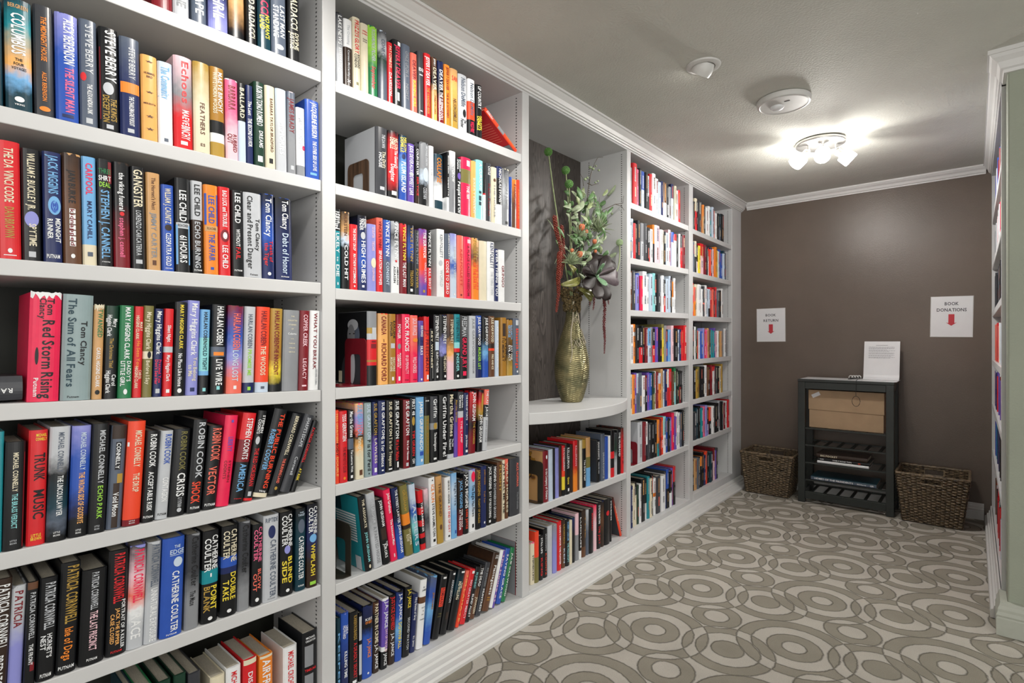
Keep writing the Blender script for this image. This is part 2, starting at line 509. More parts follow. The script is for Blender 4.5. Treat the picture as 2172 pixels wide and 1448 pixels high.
for n, (l, r) in {1: (484.3, 520), 2: (575.5, 595.6), 3: (669.4, 674.4), 4: (762.6, 755), 5: (847.7, 828.4), 6: (936.7, 905)}.items():
    reg('E', n, (1470, l), (1553, r))
for bay, z in (('A', -1.118), ('B', -1.117), ('C', -1.106), ('D', -1.09), ('E', -1.068)):
    SHELF[(bay, 9)] = (0.0, z + CZ, 1.0, z + CZ)
for (bay, n), s in list(SHELF.items()):
    y0, y1 = BAYS[bay]
    za = shelf_z(bay, n, y0); zb = shelf_z(bay, n, y1)
    th = 0.035 if n != 9 else min(za, zb) - 0.03
    xf = DX - 0.004 if n != 9 else DX + 0.001
    g = 0.002 if n != 9 else 0.0
    m = MB()
    m.hexa([(XB, y0 + g, za - th), (xf, y0 + g, za - th), (xf, y1 - g, zb - th), (XB, y1 - g, zb - th), (XB, y0 + g, za), (xf, y0 + g, za), (xf, y1 - g, zb), (XB, y1 - g, zb)])
    attach(m.obj('shelf' if n != 9 else 'bottom_shelf', M_shelf, bevel=0.002), bookcase)
# bowed ledge in the niche
ZL = -0.313 + CZ
y0, y1 = BAYS['C']
prof = [(XB, y0 + 0.001)]
for i in range(25):
    t = i / 24.0
    prof.append((DX + 0.125 * (1 - (2 * t - 1) ** 2) + 0.002, y0 + 0.001 + (y1 - y0 - 0.002) * t))
prof.append((XB, y1 - 0.001))
m = MB(); m.extrude(prof, 'z', ZL - 0.052, ZL); attach(m.obj('bowed_ledge', M_shelf, bevel=0.003), bookcase)
# shelf-standard slots on the side panels
m = MB()
for y in (0.859, 1.812, 2.748, 3.63, 4.503):
    for x in (DX - 0.035, DX - 0.255):
        z = 0.09
        while z < ZH - 0.02:
            m.add([(x - 0.003, y - 0.0006, z), (x + 0.003, y - 0.0006, z), (x + 0.003, y - 0.0006, z + 0.0045), (x - 0.003, y - 0.0006, z + 0.0045)], [(0, 1, 2, 3)])
            z += 0.0127
o = attach(m.obj('shelf_standard_slots', M_dark), bookcase); o['kind'] = 'stuff'

# ------------------------------------------------------------------ right bookcase (seen edge-on past the wall end)
XR = 0.088
rcase = thing('recessed_bookcase', 'white recessed bookcase seen edge-on behind the sage wall end', 'bookcase', (XR, 3.9, 0))
for y0, y1 in ((3.06, 3.10), (4.66, YF - 0.001)):
    m = MB(); m.box((XR, y0, 0.05), (XR + 0.3, y1, ZC - 0.06)); attach(m.obj('upright', M_shelf), rcase)
m = MB(); m.box((XR + 0.3, 3.06, 0.05), (XR + 0.312, YF - 0.001, ZC - 0.001)); attach(m.obj('back_panel', M_back), rcase)
m = MB(); m.box((XR - 0.001, 3.06, ZC - 0.09), (XR + 0.3, YF - 0.001, ZC - 0.001)); attach(m.obj('header', M_shelf), rcase)
m = MB(); m.extrude([(XR - p, ZC + z - 0.001) for p, z in crown_prof(0.06, 0.042)], 'y', 3.062, YF - 0.001); attach(m.obj('crown_moulding', M_trim), rcase)
m = MB(); m.extrude([(XR - p * 0.36, z * 2.0 + 0.001) for p, z in bpz], 'y', 3.062, YF - 0.017); attach(m.obj('base_moulding', M_trim), rcase)
RZ = [0.11]
for n in (6, 5, 4, 3, 2, 1):
    RZ.append(shelf_z('E', n, 4.4))
for i, z in enumerate(RZ):
    m = MB(); m.box((XR + 0.002, 3.10, z - 0.035), (XR + 0.3, 4.66, z)); attach(m.obj('shelf', M_shelf, bevel=0.002), rcase)

# ------------------------------------------------------------------ books
M_pages = plain('page_edges', (0.50, 0.46, 0.38, 1), 0.85, noise=0.22, nscale=90, stretch=(1, 22, 1), bump=0.3, bscale=300)
ORD = ['first', 'second', 'third', 'fourth', 'fifth', 'sixth', 'seventh', 'eighth', 'ninth', 'tenth', 'eleventh', 'twelfth', 'thirteenth',
       'fourteenth', 'fifteenth', 'sixteenth', 'seventeenth', 'eighteenth', 'nineteenth', 'twentieth', 'twenty-first', 'twenty-second',
       'twenty-third', 'twenty-fourth', 'twenty-fifth', 'twenty-sixth', 'twenty-seventh']

def bulge(y, t):
    """spine surface x for position y across the spine (-t/2..t/2)"""
    q = abs(2 * y / t)
    return min(0.0042, 0.10 * t) * (1 - q * q) - 0.0028 * q ** 8

def cover_mesh(t, h, d, yo, bt):
    n = 10
    outer = [(-d, -t / 2)]; inner = [(-d, -t / 2 + bt)]
    for i in range(n + 1):
        y = -t / 2 + t * i / n
        outer.append((bulge(y, t), y))
        inner.append((-0.0045, max(-t / 2 + bt, min(t / 2 - bt, y))))
    outer.append((-d, t / 2)); inner.append((-d, t / 2 - bt))
    k = len(outer)
    m = MB()
    vs = []
    for z in (0.0, h):
        vs += [(x, y + yo, z) for x, y in outer] + [(x, y + yo, z) for x, y in inner]
    fs = []
    for i in range(k - 1):
        a, b = i, i + 1
        fs.append((a, b, b + 2 * k, a + 2 * k))                    # outside
        fs.append((b + k, a + k, a + 3 * k, b + 3 * k))            # inside
        fs.append((a + 2 * k, b + 2 * k, b + 3 * k, a + 3 * k))    # top
        fs.append((b, a, a + k, b + k))                            # bottom
    for i in (0, k - 1):
        fs.append((i, i + k, i + 3 * k, i + 2 * k))
    m.add(vs, fs)
    return m

def spine_print(spec, t, h, yo):
    """one printed line or mark on the spine -> (name, MB, ink)"""
    hor = '^' in spec
    txt, par = spec.split('^' if hor else '@', 1)
    par = par.split(',')
    a, b, col = float(par[0]), float(par[1]), par[2]
    c = float(par[3]) if len(par) > 3 and par[3] else 0.0
    w = float(par[4]) if len(par) > 4 else (0.8 if hor else 0.6)
    m = MB()
    L = (b - a) * h; z1 = h * (1 - a); z0 = h * (1 - b)
    W = w * t * 0.94; yc = c * t
    name = 'spine_lettering'
    def P(y, z):
        y = max(-t / 2 * 0.985, min(t / 2 * 0.985, y))
        return (bulge(y, t) + 0.0008, y + yo, z)
    if txt == '*o':
        name = 'spine_emblem'
        vs = [P(yc, (z0 + z1) / 2)]
        for rf in (0.35, 0.7, 1.0):
            for k in range(20):
                an = 2 * math.pi * k / 20
                vs.append(P(yc + rf * W / 2 * math.cos(an), (z0 + z1) / 2 + rf * L / 2 * math.sin(an)))
        fs = [(0, i + 1, (i + 1) % 20 + 1) for i in range(20)]
        for q in (0, 20):
            fs += [(q + i + 1, q + 20 + i + 1, q + 20 + (i + 1) % 20 + 1, q + (i + 1) % 20 + 1) for i in range(20)]
        m.add(vs, fs)
    elif txt == '*b':
        name = 'spine_panel'
        n = 8; vs = []
        for i in range(n + 1):
            y = yc - W / 2 + W * i / n
            vs += [P(y, z0), P(y, z1)]
        vs = [(x - 0.00025, y, z) for x, y, z in vs]
        m.add(vs, [(2 * i, 2 * i + 2, 2 * i + 3, 2 * i + 1) for i in range(n)])
    elif txt == '*t':
        name = 'torn_jacket_edge'
        n = 14; vs = []; rt = random.Random(int(t * 1e5))
        for i in range(n + 1):
            y = -t / 2 * 0.98 + t * 0.98 * i / n
            vs += [P(y, h + rt.uniform(-0.001, 0.004)), P(y, h - rt.uniform(0.002, 0.016))]
        m.add(vs, [(2 * i, 2 * i + 2, 2 * i + 3, 2 * i + 1) for i in range(n)])
    elif txt == '*s':
        name = 'spine_emblem'
        vs = [P(yc, (z0 + z1) / 2)]
        for k in range(10):
            an = math.pi / 2 + math.pi * k / 5; rr = 1.0 if k % 2 == 0 else 0.42
            vs.append(P(yc + W / 2 * rr * math.cos(an), (z0 + z1) / 2 + L / 2 * rr * math.sin(an)))
        m.add(vs, [(0, i + 1, (i + 1) % 10 + 1) for i in range(10)])
    else:
        V, F, TW = layout(txt)
        if hor:
            sx = W / TW; sy = L / CAP
            vs = [P(yc - W / 2 + x * sx, z0 + y * sy) for x, y in V]
        else:
            sx = L / TW; sy = min(W / CAP, sx * 3.6)
            WW = sy * CAP
            vs = [P(yc - WW / 2 + y * sy, z1 - x * sx) for x, y in V]
        m.add(vs, F)
    return name, m, col

def colour_words(spec):
    s = spec.lstrip('~'); ks = []
    for p in s.split('/'):
        k = ''.join(ch for ch in p if ch.isalpha())
        w = PAL[k][1]
        if w not in ks: ks.append(w)
    if len(ks) == 1: return ks[0]
    if len(ks) == 2: return (ks[0] + '-and-' + ks[1]).replace(' ', '-')
    return (ks[0] + '-' + ks[1] + '-and-' + ks[2]).replace(' ', '-')

def make_book(y, z, t, h, ang, spec, prints, label, group, setback=0.012, depth=None, side=None, right_pivot=False):
    """upright or leaning book; (y,z) is the bottom corner it pivots on, ang > 0 leans towards +Y"""
    d = depth or max(0.128, min(0.165, h * 0.645))
    yo = -t / 2 if right_pivot else t / 2
    root = thing('book', label, 'book', (DX - setback, y, z + 0.0006), 0, group)
    root.rotation_euler = (-ang, 0, 0)
    bt = min(0.0028, t * 0.16)
    o = cover_mesh(t, h, d, yo, bt).obj('cover', cover_mat(spec), root)
    m = MB(); m.box((-d + 0.004, yo - t / 2 + bt + 0.0001, 0.003), (-0.006, yo + t / 2 - bt - 0.0001, h - 0.0035)); m.obj('page_block', M_pages, root)
    for s in prints:
        name, mb, col = spine_print(s, t, h, yo)
        mb.obj(name, ink(col), o)
    if side:
        # printed panels on the cover that faces the near end of the shelf
        for li, (kind, cx_, cz_, rx, rz_, col) in enumerate(side):
            m = MB()
            yy = yo - t / 2 - 0.0004 - 0.00015 * li
            X_, Z_ = -d + d * cx_, h * cz_
            if kind == 'o':
                n = 20
                m.add([(X_ + d * rx * math.cos(2 * math.pi * k / n), yy, Z_ + h * rz_ * math.sin(2 * math.pi * k / n)) for k in range(n)], [tuple(range(n))])
            else:
                m.add([(X_ - d * rx, yy, Z_ - h * rz_), (X_ + d * rx, yy, Z_ - h * rz_), (X_ + d * rx, yy, Z_ + h * rz_), (X_ - d * rx, yy, Z_ + h * rz_)], [(0, 1, 2, 3)])
            m.obj('cover_print', ink(col), o)
    return root

BOOK_COUNT = 0
rs = random.Random(11)
SIDES = {
 'man': [('o', .52, .18, .40, .30, 'CH'), ('o', .52, .50, .12, .13, 'CH'), ('o', .55, .68, .20, .19, 'SL'), ('o', .52, .82, .18, .08, 'SV'), ('o', .46, .67, .13, .16, 'GY'), ('o', .42, .70, .03, .008, 'K'), ('o', .56, .70, .03, .008, 'K'), ('o', .49, .58, .07, .010, 'CH'), ('o', .50, .25, .10, .24, 'SV'), ('b', .09, .10, .06, .08, 'CM')],
 'curls': [('o', .35 + .3 * rs.random(), .45 + .5 * rs.random(), .05 + .06 * rs.random(), .03 + .04 * rs.random(), rs.choice(['BR', 'DB', 'OC', 'BR', 'TN'])) for _ in range(46)] + [('b', .3, .14, .1, .09, 'SV')],
 'para': [('b', .18, .86, .17, .10, 'DT')] + [('b', .48, .74 - .035 * i, .36, .011, 'W') for i in range(11)] + [('b', .8, .10, .10, .09, 'SV')],
 'lines': [('b', .5, .72 - .05 * i, .36, .008, 'SA') for i in range(9)] + [('b', .5, .12, .49, .08, 'GY')],
}
def row(bay, n, crop, phrase, group, data, setback=0.012, hdef=None):
    """data lines: x0 x1 ytop dx | colour spec | prints ; separated ; | options"""
    global BOOK_COUNT
    ox, oy, sc = crop
    ya, za, yb, zb = SHELF[(bay, n)]
    tilt = math.atan2(zb - za, yb - ya)
    lines = [l.strip() for l in data.strip().splitlines() if l.strip()]
    prev = -9.0
    sb0, sb1 = BAYS[bay]
    for i, l in enumerate(lines):
        f = [q.strip() for q in l.split('|')]
        nums = [float(q) for q in f[0].split()]
        x0, x1, yt = nums[:3]; dx = nums[3] if len(nums) > 3 else 0.0
        opts = dict(q.split('=') for q in f[3].split()) if len(f) > 3 else {}
        sb = setback + float(opts.get('sb', 0)) + rnd.uniform(-0.003, 0.003)
        X = DX - sb
        Y0 = onX(ox + x0 / sc, YH, X).y; Y1 = onX(ox + x1 / sc, YH, X).y
        Y0 = max(Y0, prev + 0.0005, sb0 + 0.001); Y1 = min(max(Y1, Y0 + 0.008), sb1 - 0.001)
        zb0 = shelf_z(bay, n, (Y0 + Y1) / 2)
        Pt = onX(ox + (x0 + dx) / sc, oy + yt / sc, X)
        H = Pt.z - zb0
        if hdef: H = hdef + rnd.uniform(-0.006, 0.006)
        dY = Pt.y - Y0 if dx else 0.0
        ang = math.atan2(dY, max(H, 0.1)) if dx else 0.0
        t = (Y1 - Y0) * math.cos(ang)
        h = H / math.cos(ang) if ang else H
        if ang > 0: h = (H - t * math.sin(ang)) / math.cos(ang)
        h = max(0.165, min(0.275, h))
        yp = Y1 if ang > 0 else Y0
        a = ang - tilt
        prints = [q.strip() for q in f[2].split(';') if q.strip()] if len(f) > 2 else []
        lc = None
        for q in prints:
            if not q.startswith('*'):
                lc = PAL[q.replace('^', '@').split('@')[1].split(',')[2]][1]; break
        side = None
        if 'side' in opts:
            side = [('b', 0.49, 0.5, 0.485, 0.496, opts['side'])] + SIDES.get(opts.get('art'), [])
        desc = colour_words(f[1]) + ' book' + ((' with ' + lc + ' lettering') if lc else ' with plain spine')
        if abs(ang) > 0.4: desc = 'leaning ' + desc
        label = f'{desc}, {ORD[i]} from left on {phrase}'
        make_book(yp, shelf_z(bay, n, yp), t, h, a, f[1], prints, label, group, sb, side=side, depth=float(opts['d']) if 'd' in opts else None, right_pivot=ang > 0)
        prev = Y1
        BOOK_COUNT += 1

CA1 = (0, 0, 3.103); CA2 = (0, 270, 3.103); CA3 = (0, 590, 3.103); CA4 = (0, 830, 3.103); CA5 = (0, 1040, 3.103)
G = 'books in the nearest bay'
row('A', 1, CA1, 'cropped top shelf of nearest bay', G, """
1000 1135 -650|~K/PK.5/DR.8|
1140 1245 -620|SV|WE DIE@.55,.9,GY
1265 1360 -580|~DT/SL.9|ESCAPE@.5,.9,W
1375 1500 -540|~PU/NV.6/LV.95|THRIL@.55,.88,W
1510 1610 -500|~K/TN.6/DB.9/K.95|
1625 1690 -460|K|DAVID BALDACCI@.3,.93,CM
1700 1785 -430|~K/DT.8|BALDACCI@.1,.6,HP;NO MAN'S@.6,.87,YL,.2,.36;LAND@.62,.78,YL,-.2,.36
1790 1885 -400|SL|LAST MAN@.4,.78,W,.22,.36;STANDING@.42,.8,W,-.22,.36;*o.9@.88,.94,W
1900 1975 -360|K|BALDACCI@.2,.62,CM;DIVINE@.66,.86,CM,.2,.36;JUSTICE@.66,.86,CM,-.2,.36
""".replace('*o.9@', '*o@'), hdef=0.238)
row('A', 2, CA1, 'second shelf of nearest bay', G, """
-60 22 -10|DT|
40 215 -25|~DT/TL.25/PE.58/SB.72/DT.85|BERGREEN^.05,.085,TN;COLUMBUS@.13,.5,W,0,.55;THE^.535,.56,K,0,.3;FOUR^.575,.6,K,0,.42;VOYAGES^.615,.64,K,0,.6;*o@.88,.93,W,0,.4;VIKING^.945,.96,W,0,.4
230 360 25|CH|THE MIDNIGHT HOUSE@.1,.5,OR,0,.3;ALEX BERENSON@.6,.86,OR,0,.24;*o@.91,.955,OR,0,.6
372 520 75|~NV/BL.4/BL.7/LV|ALEX BERENSON@.05,.47,W,.1,.5;THE SILENT MAN@.5,.92,PK,.1,.42;*b@.94,.97,NV,0,.55
530 645 120|SL|STEVE BERRY@.05,.5,SV,.05,.45;*o@.5,.58,RD,-.3,.35;THE ALEXANDRIA LINK@.6,.88,W,.05,.3;*b@.92,.97,SV,0,.4
660 785 172|K|*b@.2,.9,DR,-.46,.06;STEVE BERRY@.03,.52,W,.1,.6;*o@.53,.65,SV,-.05,.6;THE KING'S@.68,.9,GD,.22,.34;DECEPTION@.66,.92,GD,-.18,.34;*b@.94,.98,SV,0,.4
795 925 235|~SL/NV.5/SL|STEVE BERRY@.1,.42,SV,.1,.34;*b@.46,.57,OR,0,1;THE CHARLEMAGNE PURSUIT@.6,.9,W,.05,.26;*b@.93,.97,SV,0,.35
935 1040 355|PE|HUMMING^.2,.225,BR,0,.7;BIRD^.24,.265,BR,0,.4;*s@.06,.09,BR;*s@.42,.45,BR;*s@.7,.74,BR;MEREDITH^.56,.58,BR;*s@.85,.89,BR
1045 1140 400|~PB/W.5|The Community@.06,.45,SB;*b@.93,.97,SL,0,.3
1150 1270 360|~PP/GY.4/RD.65|Echoes@.05,.5,RD,.1,.4;MAEVE@.58,.74,W,.1,.4;BINCHY@.75,.9,W,.1,.5;*b@.92,.96,W,0,.4
1280 1385 400|~GD/CM.5/GD|FEATHERS@.45,.8,BR,0,.3;ES^.9,.93,BR,0,.3
1390 1480 435|OC/K.6/W.74/GD.84|MAEVE BINCHY@.05,.5,W,.2,.34;WHITETHORN WOODS@.06,.52,CM,-.18,.3
1490 1570 515|~W/PK.4/PP.7/PK|BARBARA@.08,.38,DR;RUBBED@.68,.9,DR,.2,.34;OUT@.68,.8,DR,-.2,.4
1573 1622 545|K/PB.48|BALLARD@.06,.44,CM
1625 1670 560|NV|The Lost@.2,.38,W,0,.5;THE SECOND SAVIOR@.42,.78,W
1678 1745 535|DG|ROBYN TONO ROMERO@.05,.52,W;DREAMS@.58,.78,W,.1,.4;*b@.88,.95,W,0,.5
1750 1815 560|CM|BARBARA TAYLOR BRADFORD@.15,.8,BR,.1,.3;*b@.88,.94,K,0,.4
1820 1890 580|~PB/SV.5/PB|MEMORIES@.4,.8,W,0,.4
1895 1950 600|~PP/GY.6/SL|JAMES BRADY@.08,.5,DR;*b@.9,.95,SV,0,.4
1955 2010 705|W/GY.85|*o@.55,.62,HP,.3,.4;MOLOKAI@.15,.6,SV
2015 2105 650|BL|JACQUELINE BRISKIN@.03,.48,W,.1,.4;THE OTHER SIDE OF LOVE@.52,.9,W,.1,.3;*b@.93,.96,SB,0,.5
""")
row('A', 3, CA2, 'third shelf of nearest bay', G, """
-10 142 80|RD|THE DA VINCI CODE@.06,.52,CM,0,.42;DAN BROWN@.56,.82,GD,0,.42;*o@.91,.95,W,0,.22;*b@.965,.972,W,0,.6
150 275 135|K|WILLIAM F. BUCKLEY JR.@.04,.55,CM,0,.42;*o@.56,.7,LV,0,.8;SPYTIME@.67,.87,CM,.05,.4;*b@.92,.97,SV,0,.4
290 412 155|NV|JACK HIGGINS@.03,.38,SB,.05,.55;*o@.4,.57,SB,.1,.75;*o@.44,.55,BL,.1,.45;MIDNIGHT@.6,.82,W,.28,.3;RUNNER@.61,.79,W,-.15,.3;PUTNAM^.93,.965,W,0,.75
420 540 165|~TN/BR.45/BR.8/DB|JAN BURKE@.15,.45,K,0,.4;*b@.5,.54,W,0,.36;*b@.55,.59,W,0,.36;*b@.6,.64,W,0,.36;*b@.65,.69,W,0,.36;*b@.7,.74,W,0,.36;*b@.75,.79,W,0,.36;*b@.8,.84,W,0,.36;kidnapped@.505,.835,DR,0,.25;*o@.91,.95,W,0,.25
548 640 190|SB/CM.81|CARPOOL@.06,.35,HP,0,.5;MARY CAHILL@.41,.76,NV,0,.36;*b@.88,.92,SL,0,.4
650 745 205|K|*b@.02,.22,DR,.35,.28;THREE^.09,.135,GN,0,.9;SHIRT^.155,.2,W,0,.9;DEAL^.215,.26,LM,0,.8;STEPHEN J. CANNELL@.29,.93,SB,0,.6;ST MARTINS^.955,.965,W,0,.6
752 860 225|~DB/K.4/DR.8/K|the viking funeral@.1,.46,W,0,.34;*o@.47,.51,RD,0,.3;stephen j. cannell@.53,.9,PK,0,.32
870 960 255|K|GANGSTER@.03,.4,CM,0,.66;LORENZO CARCATERRA@.43,.87,SV,0,.4;*b@.91,.95,SV,0,.5
970 1060 295|TN|The Hornet's Nest@.05,.38,BR,0,.3;JIMMY CARTER@.41,.88,GY,0,.4;*b@.9,.95,BR,0,.3
1070 1150 375|BL|WILLIAM J. CAUNITZ@.04,.45,CM,0,.5;*o@.46,.53,DB,0,.6;CLEOPATRA GOLD@.56,.94,W,0,.45;CROWN^.96,.975,W,0,.6
1160 1255 330|K|*b@.5,.92,SB,-.42,.12;*b@.5,.92,SB,.42,.12;LEE CHILD@.13,.46,W,0,.5;*b@.475,.535,SV,0,.98;REACHER^.49,.518,K,0,.75;61 HOURS@.61,.9,W,0,.5
1265 1340 350|SV/DB.42/K.75|LEE CHILD@.04,.38,K,0,.5;ECHO BURNING@.44,.94,SV,0,.5;PUTNAM^.955,.975,W,0,.7
1350 1440 375|OR|*b@.1,.45,BL,-.42,.14;*b@.1,.45,BL,.42,.14;LEE CHILD@.12,.43,BL,0,.45;*b@.46,.52,TN,0,.98;REACHER^.475,.502,BR,0,.7;THE AFFAIR@.55,.85,BL,0,.45;*b@.92,.95,BL,0,.25
1445 1520 390|RD|BAD LUCK and TROUBLE@.04,.45,W,0,.4;*o@.48,.62,DR,0,.8;*o@.51,.59,W,0,.4;LEE CHILD@.66,.92,W,0,.5
1530 1605 412|K|LEE CHILD@.03,.38,W,0,.5;WITHOUT@.45,.65,W,0,.36;FAIL@.66,.8,RD,0,.4;PUTNAM^.92,.94,W,0,.7
1610 1725 425|SV|Clear and Present Danger@.04,.9,K,-.18,.3;Tom Clancy@.3,.68,K,.25,.26;Putnam^.955,.975,K,0,.45
1730 1810 435|~BL/BL.5/NV.7/K|Tom Clancy@.05,.5,W,0,.5;Teeth of@.55,.8,RD,.18,.3;the Tiger@.58,.85,RD,-.2,.3;*o@.92,.96,W,0,.3
1820 1925 460|~BL/NV.6/K|Tom Clancy@.03,.38,W,.05,.4;Debt of Honor@.43,.93,PB,.05,.4;PUTNAM^.955,.97,W,0,.5
""")
row('A', 4, CA3, 'fourth shelf of nearest bay', G, """
175 385 92|HP|*t@0,.1,W;Tom@.05,.2,K,.15,.24;Clancy@.05,.24,K,-.1,.22;Red Storm Rising@.25,.97,K,.1,.4;*o@.5,.66,K,-.25,.12;Putnam@.78,.95,W,-.25,.15
395 595 103|GT|The Sum of All Fears@.04,.87,DT,-.2,.28;Tom Clancy@.25,.67,K,.2,.22;Putnam^.955,.975,K,-.1,.4
603 670 178|TN|*t@0,.1,CM;TWANGED@.04,.34,GN,.1,.5;CAROL HIGGINS CLARK@.45,.87,W,0,.4;*o@.9,.95,K,0,.5
677 765 180|~DG/K.5/DG|Mary@.14,.23,W,.24,.34;Higgins Clark@.1,.33,W,-.18,.34;The Christmas Thief@.35,.67,GD,0,.3;Carol@.74,.86,W,.24,.34;Higgins Clark@.7,.94,W,-.18,.34
775 865 178|GN|MARY HIGGINS CLARK@.02,.58,W,.05,.4;DADDY'S@.6,.82,W,.22,.32;LITTLE GIRL@.6,.87,W,-.22,.32;*o@.9,.96,W,0,.3
870 930 185|RD|MARY@.17,.27,CM,.25,.34;HIGGINS CLARK@.1,.36,CM,-.15,.34;He Sees You@.38,.66,OR,0,.4;CAROL@.7,.8,CM,.25,.34;HIGGINS CLARK@.66,.9,CM,-.15,.34
933 998 180|OL/CM.5/OL.58|Mary Higgins Clark@.07,.48,CM,0,.5;*o@.5,.575,K,.1,.4;Before I Say@.6,.86,CM,0,.4
1005 1062 200|NV|Mary Higgins Clark@.03,.52,W,0,.55;Pretend You@.58,.84,HP,.2,.34;Don't See Her@.58,.86,HP,-.2,.34;*b@.91,.96,SV,0,.5
1070 1130 200|RD/SV.43/RD.5|Silent Night@.19,.38,W,0,.4;Mary Higgins Clark@.53,.83,W,0,.4;*b@.92,.96,W,0,.4
1138 1215 155|K|MARY HIGGINS CLARK@.03,.5,YL,.05,.34;No Place Like Home@.55,.9,W,0,.36;*o@.92,.97,W,0,.4
1222 1300 145|LV|Mary Higgins Clark@.03,.58,W,.05,.5;You Belong@.6,.85,CM,.2,.34;to Me@.68,.8,CM,-.2,.34;*b@.92,.96,NV,0,.4
1308 1370 205|SB/AQ.33/SB.72/K.77|HARLAN COBEN@.03,.4,K,0,.42;HOLD TIGHT@.41,.71,DT,0,.45;*b@.92,.96,AQ,0,.35
1385 1475 172|K/SL.47/K.58|HARLAN COBEN@.02,.45,W,.05,.5;*b@.53,.57,OR,0,.8;LIVE WIRE@.61,.9,W,.05,.5;*b@.91,.95,AQ,0,.25
1490 1590 178|~K/BL.35/LV.6/SA.82/DR|HARLAN COBEN@.09,.5,SA,.05,.5;LONG LOST@.51,.86,PB,0,.4;*b@.91,.95,W,0,.2
1598 1670 185|SV/NV.88|HARLAN COBEN@.09,.48,SL,0,.42;PROMISE ME@.5,.8,LM,0,.35;*b@.93,.97,LM,0,.3
1680 1765 187|RO/PB.88|HARLAN COBEN@.05,.45,DR,0,.45;THE WOODS@.46,.8,CM,0,.4;*b@.93,.96,SL,0,.3
1770 1848 198|~GD/OC.6/YL.75/K.92|HARLAN COBEN@.03,.45,DR,0,.42;THE INNOCENT@.45,.8,DR,0,.38
1857 1962 208|GY|THE^.07,.085,CM,0,.22;COLLECTED^.12,.137,CM,0,.62;STORIES^.173,.19,CM,0,.5;OF^.225,.24,CM,0,.14;Colette^.28,.305,W,0,.55;with^.35,.36,CM,0,.2;FARRAR^.405,.42,CM,0,.4;STRAUS^.46,.475,CM,0,.4;GIROUX^.51,.525,CM,0,.42
1967 2028 212|DR|COPPER CREEK@.05,.45,PP,0,.45;LEGACY@.6,.86,PP,0,.4;*b@.93,.95,PP,0,.5
2030 2095 212|W|WHAT YOU BREAK@.03,.74,DR,0,.34;*b@.02,.95,SV,.12,.03;REED FARREL COLEMAN@.74,.93,GY,.2,.2
""")
